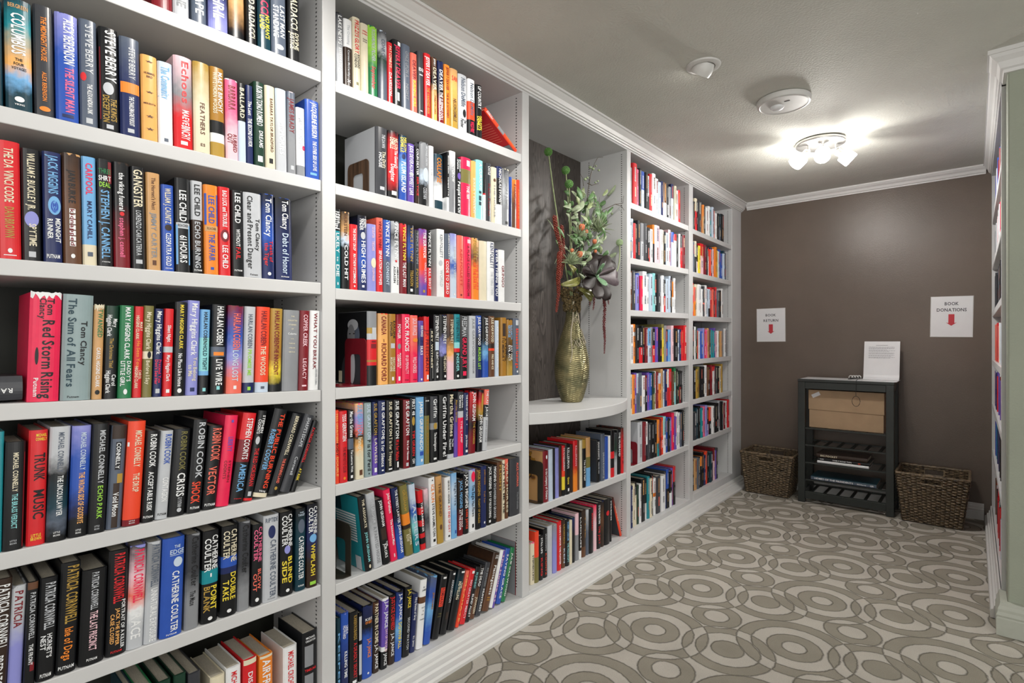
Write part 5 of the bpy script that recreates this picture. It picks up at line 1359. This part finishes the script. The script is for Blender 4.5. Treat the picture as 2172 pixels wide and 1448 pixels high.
# ------------------------------------------------------------------ black rack against the far wall
M_rack = plain('black_green_lacquer', (0.021, 0.026, 0.024, 1), 0.36, noise=0.15, nscale=8)
RX0, RX1, RY0, RY1, RT = -0.987, -0.405, 4.385, 4.685, 0.905
rack = thing('storage_rack', 'black four-post rack with slatted shelves against the brown wall', 'rack', ((RX0 + RX1) / 2, (RY0 + RY1) / 2, 0))
pw = 0.046
for x in (RX0, RX1 - pw):
    for y in (RY0, RY1 - pw):
        m = MB(); m.box((x, y, 0.001), (x + pw, y + pw, RT - 0.02)); attach(m.obj('post', M_rack, bevel=0.003), rack)
m = MB(); m.box((RX0 - 0.002, RY0 - 0.002, RT - 0.02), (RX1 + 0.002, RY1, RT)); attach(m.obj('top_board', M_rack, bevel=0.003), rack)
for y in (RY0 + 0.004, RY1 - 0.03):
    m = MB(); m.box((RX0 + pw, y, RT - 0.07), (RX1 - pw, y + 0.026, RT - 0.02)); attach(m.obj('apron', M_rack, bevel=0.002), rack)
for x in (RX0 + 0.006, RX1 - 0.032):
    m = MB(); m.box((x, RY0 + pw, RT - 0.07), (x + 0.026, RY1 - pw, RT - 0.02)); attach(m.obj('side_apron', M_rack, bevel=0.002), rack)
    m = MB(); m.box((x, RY0 + pw, 0.03), (x + 0.026, RY1 - pw, 0.08)); attach(m.obj('bottom_rail', M_rack, bevel=0.002), rack)
m = MB(); m.box((RX0 + pw, RY0 + 0.006, 0.03), (RX1 - pw, RY0 + 0.032, 0.08)); attach(m.obj('bottom_rail', M_rack, bevel=0.002), rack)
RACKZ = [0.085, 0.172, 0.298, 0.426, 0.55]
for i, z in enumerate(RACKZ):
    for y in ((RY0 + 0.012, RY1 - 0.024) if i else (RY0 + 0.008, RY1 - 0.03)):
        th = 0.010
        m = MB(); m.box((RX0 + pw, y, z - th), (RX1 - pw, y + 0.014, z)); rail = attach(m.obj('shelf_rail', M_rack), rack)
    for k in range(6):
        x = RX0 + pw + 0.03 + k * (RX1 - RX0 - 2 * pw - 0.06 - 0.018) / 5
        m = MB(); m.box((x, RY0 + 0.026, z - 0.008), (x + 0.018, RY1 - 0.03, z - 0.001)); m.obj('slat', M_rack, rail)
# the white sheet, binder clip, notice and cord on top of it
m = MB(); m.box((RX0 + 0.012, RY0 + 0.02, RT + 0.0005), (RX1 + 0.012, RY1 - 0.03, RT + 0.002)); tag(m.obj('paper_liner', M_paper, None), 'white paper sheet lying over the top of the black rack', 'paper')
doc = thing('notice', 'typed white notice standing on top of the black rack', 'notice', (-0.50, 4.60, RT + 0.002))
w2, h2 = 0.106, 0.272
m = MB()
N_ = 14; vs = []
for i in range(N_ + 1):
    t = i / N_
    if t < 0.2:
        a = (t / 0.2) * math.pi / 2; yy = -0.055 + 0.05 * math.sin(a); zz = 0.0012 + 0.03 * (1 - math.cos(a))
    else:
        s = (t - 0.2) / 0.8; yy = -0.005 + 0.055 * s; zz = 0.0312 + (h2 - 0.03) * s
    vs += [(-w2, yy, zz), (w2, yy, zz)]
fs = [(2 * i, 2 * i + 1, 2 * i + 3, 2 * i + 2) for i in range(N_)]
m.add(vs, fs)
o = docsheet = m.obj('paper_sheet', M_paper, doc); md = o.modifiers.new('thick', 'SOLIDIFY'); md.thickness = 0.0012; md.offset = 1
def docline(x0, x1, zz, th=0.0022):
    s = (zz - 0.0312) / (h2 - 0.03); yy = -0.005 + 0.055 * s - 0.0022
    m.add([(x0, yy, zz), (x1, yy, zz), (x1, yy + 0.0005, zz + th), (x0, yy + 0.0005, zz + th)], [(0, 1, 2, 3)])
m = MB()
docline(-0.035, 0.035, 0.244, 0.0028)
for zz, sx in ((0.232, .075), (0.226, .078), (0.220, .074), (0.212, .03), (0.206, .078), (0.200, .045), (0.190, .076), (0.184, .07), (0.174, .074), (0.168, .055), (0.159, .077), (0.154, .05)):
    x = -0.078
    while x < sx:
        l = rnd.uniform(0.006, 0.016); docline(x, min(x + l, sx), zz); x += l + 0.0025
m.obj('typed_text', plain('pale_grey_print', (0.30, 0.30, 0.32, 1), 0.6, noise=0.05), docsheet)
clip = thing('coiled_pen', 'black and white coiled pen lying beside the typed notice', 'pen', (-0.665, 4.47, RT + 0.002))
m = MB()
for k in range(4):
    cxx = 0.015 * k
    m.tube([(cxx + 0.012 * math.cos(a), 0.03 * k / 3 + 0.002 * a, 0.0165 + 0.014 * math.sin(a)) for a in [i * math.pi / 8 for i in range(17)]], 0.0030, 6)
m.obj('coil', plain('white_plastic', (0.7, 0.7, 0.68, 1), 0.3, noise=0.05), clip)
m = MB(); m.tube([(-0.015, -0.01, 0.006), (0.0, 0.0, 0.010), (0.03, 0.02, 0.014), (0.065, 0.045, 0.016)], [0.003, 0.005, 0.005, 0.003], 8); m.obj('barrel', M_dark, clip)
cord = MB(); cp_ = []
P0 = Vector((-0.625, 4.50, RT + 0.006))
pts = [P0, Vector((-0.622, 4.42, RT + 0.005)), Vector((-0.62, RY0 - 0.006, RT + 0.002)), Vector((-0.62, RY0 - 0.008, RT - 0.05)), Vector((-0.62, RY0 - 0.008, RT - 0.10))]
for i in range(13):
    a = math.pi / 2 + i * 2 * math.pi / 12
    pts.append(Vector((-0.62 + 0.024 * math.cos(a), RY0 - 0.009 - 0.001 * i / 12, RT - 0.14 + 0.036 * math.sin(a))))
cord.tube(pts, 0.0016, 5)
tag(cord.obj('looped_cord', M_dark, None), 'thin dark cord looping down the front of the cardboard box', 'cord')

# cardboard box on the upper shelf
M_card = plain('brown_cardboard', (0.40, 0.275, 0.165, 1), 0.75, noise=0.06, nscale=14, bump=0.06, bscale=40)
bx = thing('cardboard_box', 'brown cardboard box on the upper shelf of the black rack', 'box', (-0.695, 4.53, RACKZ[4] + 0.001))
bw, bd, bh = 0.455, 0.19, 0.275
m = MB(); m.box((-bw / 2, -bd / 2, 0), (bw / 2, bd / 2, bh * 0.52)); m.obj('box_bottom', M_card, bx, bevel=0.002)
m = MB(); m.hexa([(-bw / 2 - 0.004, -bd / 2 - 0.004, bh * 0.48), (bw / 2 + 0.004, -bd / 2 - 0.004, bh * 0.45), (bw / 2 + 0.004, bd / 2 + 0.004, bh * 0.45), (-bw / 2 - 0.004, bd / 2 + 0.004, bh * 0.48), (-bw / 2 - 0.004, -bd / 2 - 0.004, bh), (bw / 2 + 0.004, -bd / 2 - 0.004, bh), (bw / 2 + 0.004, bd / 2 + 0.004, bh), (-bw / 2 - 0.004, bd / 2 + 0.004, bh)])
lid = m.obj('box_lid', M_card, bx, bevel=0.002)
m = MB(); a = math.radians(28)
m.add([(-bw / 2 + 0.045 + x * math.cos(a) - y * math.sin(a), -bd / 2 - 0.0055, bh * 0.87 + x * math.sin(a) + y * math.cos(a)) for x, y in ((-0.028, -0.013), (0.028, -0.013), (0.028, 0.013), (-0.028, 0.013))], [(0, 1, 2, 3)])
o = m.obj('price_tag', M_paper, lid)

# books lying on the rack
RG = 'books lying on the rack'
z = RACKZ[2] + 0.001
lying_book('white-spined book at the bottom of the rack pile', RG, (-0.865, 4.41, z), 0.315, 0.215, 0.018, 'W', [])
lying_book('black book with white lettering and orange dot in the rack pile', RG, (-0.862, 4.412, z + 0.0185), 0.318, 0.215, 0.022, 'K', [('ROAD', 0.05, 0.12, 'W', False, 0.35), ('FAMILY ROAD TRIPS', 0.30, 0.66, 'W', False, 0.4), ('o', 0.78, 0.83, 'RO', False, 0.6)])
lying_book('dark brown book on top of the rack pile', RG, (-0.868, 4.408, z + 0.041), 0.31, 0.215, 0.028, 'DB', [('BIG POCKET', 0.08, 0.42, 'CM', False, 0.42)])
lying_book('wide blue-green book lying alone on the lower rack shelf', RG, (-0.905, 4.402, RACKZ[1] + 0.001), 0.40, 0.235, 0.026, '~DT/SL.6/DT', [('HOMES OF THE PRESIDENTS', 0.06, 0.66, 'W', False, 0.46), ('Bill Harris', 0.72, 0.85, 'W', False, 0.3), ('GB', 0.91, 0.96, 'W', False, 0.4)])

# ------------------------------------------------------------------ wicker baskets
M_wick = plain('dark_woven_rush', (0.15, 0.108, 0.064, 1), 0.3, noise=0.85, nscale=60, bump=0.5, bscale=300)
M_stake = plain('dark_basket_stake', (0.030, 0.022, 0.014, 1), 0.6, noise=0.3)
def basket(label, bx0, bx1, by0, by1, tx0, tx1, ty0, ty1, H, loc):
    root = thing('wicker_basket', label, 'basket', loc, 0, 'wicker baskets beside the rack')
    C0 = [(bx0, by0), (bx1, by0), (bx1, by1), (bx0, by1)]; C1 = [(tx0, ty0), (tx1, ty0), (tx1, ty1), (tx0, ty1)]
    rows = 34
    for s in range(4):
        a0, b0 = C0[s], C0[(s + 1) % 4]; a1, b1 = C1[s], C1[(s + 1) % 4]
        L = math.hypot(b1[0] - a1[0], b1[1] - a1[1]); n = max(8, int(L / 0.026))
        nx, ny = (b1[1] - a1[1]) / L, -(b1[0] - a1[0]) / L      # outward
        def P(f, g, off):
            x = (a0[0] + (b0[0] - a0[0]) * f) * (1 - g) + (a1[0] + (b1[0] - a1[0]) * f) * g
            y = (a0[1] + (b0[1] - a0[1]) * f) * (1 - g) + (a1[1] + (b1[1] - a1[1]) * f) * g
            return Vector((x + nx * off, y + ny * off, 0.004 + g * (H - 0.012)))
        def slot(f, g):
            return s in (0, 2) and 0.36 < f < 0.64 and 0.83 < g < 0.945
        m = MB()
        rh = (H - 0.012) / rows
        for r in range(rows):
            g = (r + 0.5) / rows
            for k in range(n):
                f0, f1 = k / n, (k + 1) / n
                if slot((f0 + f1) / 2, g): continue
                out = 0.0045 if (k + r) % 2 == 0 else -0.0035
                jit = rnd.uniform(-0.0008, 0.0008)
                rr = rh * rnd.uniform(0.46, 0.58)
                pts = [P(f0 - 0.1 / n, g, -out * 0.6), P(f0 + 0.25 / n, g, out * 0.7 + jit), P((f0 + f1) / 2, g, out + jit), P(f1 - 0.25 / n, g, out * 0.7 + jit), P(f1 + 0.1 / n, g, -out * 0.6)]
                m.tube(pts, [rr * .7, rr, rr, rr, rr * .7], 5, cap=False)
        m.obj('woven_side', M_wick, root, smooth=True)
        m = MB()
        for k in range(n + 1):
            f = k / n
            if slot(f, 0.9): m.tube([P(f, 0, 0), P(f, 0.83, 0)], 0.0035, 5)
            else: m.tube([P(f, 0, 0), P(f, 0.99, 0)], 0.0035, 5)
        m.obj('stakes', M_stake, root)
        if s in (0, 2):
            m = MB()
            for g in (0.828, 0.955):
                m.tube([P(0.345, g, 0.001), P(0.5, g, 0.003), P(0.655, g, 0.001)], 0.006, 6)
            for f in (0.352, 0.648):
                m.tube([P(f, 0.82, 0.0), P(f, 0.96, 0.0)], 0.006, 6)
            m.obj('handle_hole_binding', M_wick, root, smooth=True)
    m = MB()
    ring = []
    for s in range(4):
        a, b = C1[s], C1[(s + 1) % 4]
        for i in range(14):
            f = i / 14.0; ring.append(Vector((a[0] + (b[0] - a[0]) * f, a[1] + (b[1] - a[1]) * f, H - 0.006 + 0.0012 * (i % 2))))
    ring.append(ring[0])
    m.tube(ring, [0.0082 + 0.001 * (i % 2) for i in range(len(ring))], 8, cap=False)
    m.obj('rim', M_wick, root, smooth=True)
    m = MB(); m.box((bx0, by0, 0.001), (bx1, by1, 0.008)); m.obj('bottom', M_stake, root)
    return root
basket('brown wicker basket left of the black rack', -0.150, 0.148, -0.120, 0.125, -0.182, 0.193, -0.150, 0.170, 0.322, (-1.212, 4.525, 0.001))
basket('dark wicker basket right of the black rack', -0.150, 0.148, -0.125, 0.125, -0.186, 0.186, -0.155, 0.185, 0.322, (-0.206, 4.49, 0.001))

# ------------------------------------------------------------------ vase and arrangement in the niche
VX, VY = -1.625, 2.375
def vase_mat():
    m, nt, b = new_mat('rippled_bronze_glaze')
    N, L = nt.nodes, nt.links
    tc = N.new('ShaderNodeTexCoord'); n = N.new('ShaderNodeTexNoise'); n.inputs['Scale'].default_value = 14; n.inputs['Detail'].default_value = 4
    L.new(tc.outputs['Object'], n.inputs['Vector'])
    r = N.new('ShaderNodeValToRGB')
    r.color_ramp.elements[0].position = .32; r.color_ramp.elements[0].color = (0.12, 0.125, 0.07, 1)
    r.color_ramp.elements[1].position = .68; r.color_ramp.elements[1].color = (0.36, 0.31, 0.16, 1)
    L.new(n.outputs['Fac'], r.inputs['Fac']); L.new(r.outputs['Color'], b.inputs['Base Color'])
    b.inputs['Metallic'].default_value = 0.75; b.inputs['Roughness'].default_value = 0.38
    return m
prof = []
KP = [(0.050, 0.0), (0.056, 0.006), (0.074, 0.06), (0.088, 0.12), (0.0925, 0.175), (0.089, 0.23), (0.078, 0.285), (0.062, 0.335), (0.046, 0.385), (0.034, 0.43), (0.029, 0.47), (0.030, 0.51), (0.034, 0.535)]
def cr(z):
    for (r0, z0), (r1, z1) in zip(KP, KP[1:]):
        if z <= z1:
            t = (z - z0) / (z1 - z0); t = t
            return r0 + (r1 - r0) * t
    return KP[-1][0]
NZ = 210
raw = [cr(0.535 * i / NZ) for i in range(NZ + 1)]
for _ in range(30):
    raw = [raw[0]] + [(raw[i - 1] + 2 * raw[i] + raw[i + 1]) / 4 for i in range(1, NZ)] + [raw[-1]]
prof = [(raw[i], 0.535 * i / NZ) for i in range(NZ + 1)] + [(0.028, 0.535), (0.026, 0.50)]
def ripple(r, z, a):
    if z < 0.004 or z > 0.53: return r
    ph = 2 * math.pi * z / 0.0105 + 1.5 * math.sin(11 * a + 21 * z) + 0.9 * math.sin(23 * a - 40 * z)
    return r + 0.0016 * math.sin(ph)
vase = thing('vase', 'tall bronze-green rippled vase standing on the bowed niche ledge', 'vase', (VX, VY, ZL + 0.0008))
m = MB(); m.lathe(prof, 120, (0, 0, 0), ripple); m.obj('body', vase_mat(), vase, smooth=True)
M_twine = plain('pale_dried_root', (0.42, 0.37, 0.27, 1), 0.8, noise=0.25, nscale=60)
m = MB()
pts = []
for i in range(26):
    t = i / 25.0; z = 0.54 - t * 0.33
    r = cr(max(0.0, z)) + 0.004; a = -0.75 - 0.35 * t + 0.1 * math.sin(9 * t)
    pts.append((r * math.cos(a), r * math.sin(a), z))
m.tube(pts, [0.0055 - 0.003 * i / 25 for i in range(26)], 6)
for k in range(14):
    z = 0.30 + 0.2 * rnd.random(); a0 = -1.4 + 1.6 * rnd.random(); q = []
    for i in range(7):
        zz = z + 0.02 * math.sin(i * 1.3 + k); a = a0 + 0.12 * i; r = cr(zz) + 0.004 + 0.003 * rnd.random(); q.append((r * math.cos(a), r * math.sin(a), zz))
    m.tube(q, 0.0016, 5)
m.obj('root_wrap', M_twine, vase, smooth=True)

arr = thing('flower_arrangement', 'mixed artificial arrangement with alliums, red amaranth and dark succulent in the vase', 'flowers', (VX, VY, ZL + 0.52))
def A(u, v, X=-1.62):
    p = onX(u, v, X)
    return p if p.y < 2.732 else onY(u, v, 2.732)
def add(mb, name, mat, smooth=True):
    return attach(mb.obj(name, mat, None, smooth=smooth), arr)
GM = lambda n, c, r=0.5: plain(n, c + (1,), r, noise=0.25, nscale=50)
M_stem = GM('allium_stem_green', (0.26, 0.32, 0.15)); M_all = GM('allium_green', (0.12, 0.30, 0.06)); M_allp = GM('allium_pale_green', (0.42, 0.55, 0.32))
M_leaf = GM('leaf_green', (0.10, 0.20, 0.07)); M_pale = GM('pale_sage_leaf', (0.27, 0.33, 0.20)); M_air = GM('airplant_green', (0.25, 0.31, 0.18))
M_red = GM('amaranth_red', (0.20, 0.028, 0.014)); M_dred = GM('amaranth_crimson', (0.15, 0.016, 0.018)); M_bud = GM('orange_bud', (0.68, 0.20, 0.09)); M_twig = GM('dark_twig', (0.075, 0.060, 0.045))
M_succ = plain('dark_succulent', (0.020, 0.013, 0.012, 1), 0.5, spec=0.25, noise=0.25, nscale=50); M_succp = GM('mauve_succulent_underside', (0.085, 0.062, 0.072), 0.5); M_succg = GM('succulent_green_heart', (0.22, 0.38, 0.22), 0.4)
M_moss = GM('brown_moss', (0.12, 0.085, 0.035), 0.9); M_olive = GM('olive_pod_leaf', (0.20, 0.20, 0.055), 0.35)
NECK = Vector((VX, VY, ZL + 0.53))
def curve(p0, p1, bend, n=10):
    p0, p1 = Vector(p0), Vector(p1); b = Vector(bend)
    return [p0.lerp(p1, i / n) + b * math.sin(math.pi * i / n) for i in range(n + 1)]
def allium(u, v, r, X, bend, pale=False, base=None):
    c_ = A(u, v, X)
    m = MB(); m.tube(curve(base or NECK, c_, bend), [0.0042 - 0.001 * i / 10 for i in range(11)], 6); st = add(m, 'allium_stem', M_stem)
    m = MB(); m.ball(c_, r * 0.8, 12, 8)
    for i in range(110):
        t = math.acos(1 - 2 * (i + .5) / 110); a = i * 2.399963
        d = Vector((math.sin(t) * math.cos(a), math.sin(t) * math.sin(a), math.cos(t)))
        m.ball(c_ + d * r * 0.92, r * 0.13, 5, 3)
    hd = m.obj('allium_head', M_allp if pale else M_all, st, smooth=True)
allium(1163, 322, 0.0215, -1.66, (0, -0.02, 0.03)); allium(1200, 361, 0.0225, -1.66, (0, 0.012, 0)); allium(1207, 390, 0.0225, -1.60, (0, 0.01, 0)); allium(1314, 514, 0.020, -1.53, (0.02, 0.045, -0.05), True, A(1270, 600, -1.54))
def amaranth(pts, r, mat, dens=300):
    P = [Vector(p) for p in pts]
    m = MB()
    L = len(P) - 1
    m.tube(P, [r * 0.4 * (1 - 0.6 * i / L) for i in range(L + 1)], 6)
    n = int(dens * 0.62)
    for i in range(n):
        f = i / n * L; k = min(int(f), L - 1); p = P[k].lerp(P[k + 1], f - k)
        a = i * 2.4; rr = r * (1 - 0.5 * (i / n) ** 2)
        d = (P[k + 1] - P[k]).normalized(); s = d.cross(Vector((1, 0.3, 0.2))).normalized(); t = s.cross(d)
        m.ball(p + (s * math.cos(a) + t * math.sin(a)) * rr * 0.78, rr * rnd.uniform(.34, .52), 6, 4)
    add(m, 'amaranth_strand', mat)
amaranth([A(1176, 458, -1.56), A(1180, 490, -1.55), A(1190, 525, -1.54), A(1193, 560, -1.54), A(1190, 590, -1.54)], 0.0105, M_red, 260)
amaranth([A(1187, 535, -1.53), A(1186, 560, -1.53), A(1184, 590, -1.53), A(1185, 620, -1.53), A(1180, 662, -1.53)], 0.0115, M_red, 300)
amaranth([A(1191, 478, -1.57), A(1194, 505, -1.56), A(1196, 535, -1.55), A(1197, 565, -1.55)], 0.009, M_red, 160)
amaranth([A(1280, 622, -1.53), A(1283, 650, -1.52), A(1281, 690, -1.52), A(1283, 720, -1.52), A(1282, 750, -1.52)], 0.0088, M_dred, 260)
amaranth([A(1260, 622, -1.55), A(1260, 640, -1.55), A(1258, 658, -1.55)], 0.007, M_dred, 70)
amaranth([A(1252, 620, -1.55), A(1252, 636, -1.55), A(1251, 648, -1.55)], 0.006, M_red, 60)
amaranth([A(1288, 622, -1.54), A(1290, 636, -1.54), A(1291, 646, -1.54)], 0.006, M_dred, 50)
def blade(p0, p1, w, bend, mat, name='leaf', cup=0.25, n=8, tip=0.05, shape=None):
    p0, p1 = Vector(p0), Vector(p1); c_ = curve(p0, p1, bend, n)
    side0 = (p1 - p0).cross(Vector((1.0, -0.6, 0.25))).normalized()
    nor = side0.cross(p1 - p0).normalized()
    vs = []; fs = []
    for i, p in enumerate(c_):
        t = i / n
        ww = w * (shape(t) if shape else (math.sin(math.pi * min(1, t * 0.93 + 0.07)) ** 0.7)) + 0.0004
        vs += [p - side0 * ww + nor * ww * cup, p, p + side0 * ww + nor * ww * cup]
    for i in range(n):
        fs += [(3 * i, 3 * i + 1, 3 * i + 4, 3 * i + 3), (3 * i + 1, 3 * i + 2, 3 * i + 5, 3 * i + 4)]
    m = MB(); m.add(vs, fs)
    o = add(m, name, mat); md = o.modifiers.new('thick', 'SOLIDIFY'); md.thickness = 0.0012 if w < 0.02 else 0.003
    return o
def airplant(u, v, X, r, k, mat):
    c_ = A(u, v, X)
    m = MB()
    for i in range(k):
        a = i * 2.399; t = 0.25 + 1.25 * i / k
        d = Vector((0.75 * math.sin(t) * math.cos(a) + 0.15, math.sin(t) * math.sin(a), math.cos(t) * 0.9 + 0.12))
        l = r * rnd.uniform(.75, 1.15)
        pts = [c_ + d * l * f + Vector((0, 0, -0.35 * l * f * f * math.sin(t))) for f in (0, .25, .5, .75, 1.0)]
        m.tube(pts, [0.0045, 0.004, 0.003, 0.0018, 0.0006], 4)
    add(m, 'air_plant', mat)
airplant(1210, 560, -1.52, 0.095, 30, M_air); airplant(1268, 490, -1.54, 0.10, 34, M_air); airplant(1228, 500, -1.53, 0.08, 22, M_pale); airplant(1250, 440, -1.57, 0.06, 18, M_pale)
# succulent
SC = A(1263, 585, -1.50)
def sleaf(u, v, w, mat, X=-1.5, bend=(0, 0, 0)):
    blade(SC, A(u, v, X), w, bend, mat, 'succulent_leaf', 0.35, 8, shape=lambda t: (0.25 + 1.35 * math.sin(math.pi * min(1.0, 0.02 + t ** 1.5 * 0.80))) if t < 0.99 else 0.75)
for u, v, w, mt_, X in ((1243, 548, .030, M_succ, -1.55), (1268, 540, .028, M_succ, -1.54), (1297, 552, .030, M_succ, -1.49), (1309, 590, .033, M_succp, -1.46), (1288, 637, .022, M_succ, -1.44), (1266, 634, .022, M_succ, -1.43), (1238, 610, .020, M_succ, -1.46), (1234, 575, .018, M_succ, -1.47), (1286, 606, .010, M_succg, -1.43), (1250, 567, .016, M_succ, -1.43), (1281, 558, .006, M_succg, -1.44), (1276, 570, .006, M_succg, -1.42)):
    sleaf(u, v, w, mt_, X)
m = MB(); m.ball(SC + Vector((0.01, 0, 0)), 0.011, 10, 8); add(m, 'succulent_heart', M_succg)
# branches, leaves, buds
def twig(pts, r, mat=M_twig, name='twig'):
    m = MB(); P = [A(*p) for p in pts]; m.tube(P, [r * (1 - 0.6 * i / (len(P) - 1)) for i in range(len(P))], 6); add(m, name, mat)
twig([(1235, 600, -1.60), (1240, 470, -1.60), (1248, 400, -1.60), (1253, 370, -1.60), (1262, 345, -1.58), (1268, 334, -1.57), (1279, 333, -1.56)], .0035)
twig([(1246, 388, -1.60), (1255, 393, -1.58), (1270, 389, -1.56)], .0028); twig([(1238, 395, -1.62), (1236, 378, -1.62), (1230, 367, -1.62)], .002)
twig([(1240, 520, -1.58), (1262, 470, -1.56), (1278, 446, -1.54), (1305, 433, -1.53), (1321, 431, -1.53), (1323, 415, -1.53)], .003); twig([(1305, 433, -1.53), (1318, 437, -1.53), (1324, 446, -1.53)], .002); twig([(1274, 447, -1.54), (1270, 432, -1.55), (1272, 418, -1.55)], .002)
twig([(1232, 600, -1.58), (1230, 520, -1.58), (1232, 488, -1.56)], .003); twig([(1236, 600, -1.57), (1250, 540, -1.55), (1258, 516, -1.53)], .0026); twig([(1228, 600, -1.57), (1228, 545, -1.56), (1228, 540, -1.52)], .0026); twig([(1258, 530, -1.54), (1275, 518, -1.53)], .002)
for u, v, r in ((1234, 482, .016), (1244, 491, .009), (1230, 539, .0145), (1261, 512, .0115), (1263, 533, .008), (1213, 531, .009), (1254, 546, .007), (1229, 493, .006)):
    p = A(u, v, -1.51 - 0.02 * rnd.random()); m = MB(); m.ball(p, r, 12, 8, (1, 1, 1.12))
    for k in range(4):
        a = k * math.pi / 2; m.ball(p + Vector((0.45 * r * math.cos(a), 0.45 * r * math.sin(a), 0.25 * r)), r * 0.68, 8, 6, (1, 1, 1.2))
    add(m, 'flower_bud', M_bud if r > .0075 else M_dred)
for u, v in ((1252, 355), (1264, 352), (1270, 361), (1258, 358), (1241, 380), (1246, 377), (1263, 387), (1268, 384), (1258, 408), (1262, 420), (1250, 425), (1246, 440), (1263, 432), (1298, 453)):
    m = MB(); p = A(u, v, -1.575); m.ball(p, 0.0085 * rnd.uniform(.6, 1.1), 8, 6, (1, 1.2, .9)); add(m, 'seed_pod', M_air)
rl = random.Random(3)
for i in range(120):
    u = rl.gauss(1240, 20); v = rl.uniform(415, 605); L = rl.uniform(14, 30); a = rl.uniform(-2.6, -0.5)
    X = -1.60 + rl.uniform(-0.05, 0.07)
    p0 = A(u, v, X); p1 = A(min(u + L * math.cos(a), 1312), v + L * math.sin(a), X + rl.uniform(-.02, .03))
    blade(p0, p1, rl.uniform(.006, .014), (rl.uniform(0, .012), 0, 0), rl.choice([M_leaf, M_leaf, M_leaf, M_pale, M_air, M_stem]))
for (u0, v0, u1, v1, w, mt_) in ((1212, 446, 1194, 438, .010, M_pale), (1212, 448, 1230, 436, .011, M_pale), (1215, 452, 1222, 462, .010, M_pale), (1210, 464, 1226, 460, .011, M_pale), (1205, 470, 1200, 452, .008, M_pale), (1212, 470, 1222, 480, .009, M_pale), (1270, 470, 1262, 448, .018, M_leaf), (1275, 475, 1278, 450, .018, M_leaf), (1240, 470, 1244, 440, .010, M_pale), (1262, 480, 1268, 455, .010, M_pale), (1210, 500, 1222, 520, .012, M_leaf), (1240, 535, 1252, 545, .012, M_pale), (1232, 555, 1238, 565, .013, M_allp)):
    blade(A(u0, v0, -1.55), A(u1, v1, -1.53), w, (0.01, 0, 0.004), mt_)
for (u0, v0, u1, v1) in ((1245, 420, 1233, 404), (1243, 428, 1236, 420), (1240, 438, 1222, 418), (1260, 470, 1300, 448), (1262, 500, 1290, 480), (1180, 500, 1161, 465), (1200, 520, 1176, 560)):
    blade(A(u0, v0, -1.58), A(u1, v1, -1.57), .0028, (0, 0, .01), M_pale, 'grass_blade')
m = MB(); rm = random.Random(5)
for i in range(420):
    a = rm.uniform(0, 6.283); z = rm.uniform(-0.05, 0.075); r = 0.032 + 0.028 * max(0, z / 0.075) + rm.uniform(0, .012)
    p = NECK + Vector((r * math.cos(a), r * math.sin(a), z)); m.ball(p, rm.uniform(.004, .010), 5, 3)
o = add(m, 'moss', M_moss); o['kind'] = 'stuff'
for (u0, v0, u1, v1, w) in ((1190, 605, 1230, 588, .020), (1226, 612, 1262, 626, .018), (1236, 620, 1252, 640, .014), (1214, 580, 1205, 560, .016)):
    blade(A(u0, v0, -1.53), A(u1, v1, -1.51), w, (0.02, 0, -.01), M_olive, 'pod_leaf', 0.5)
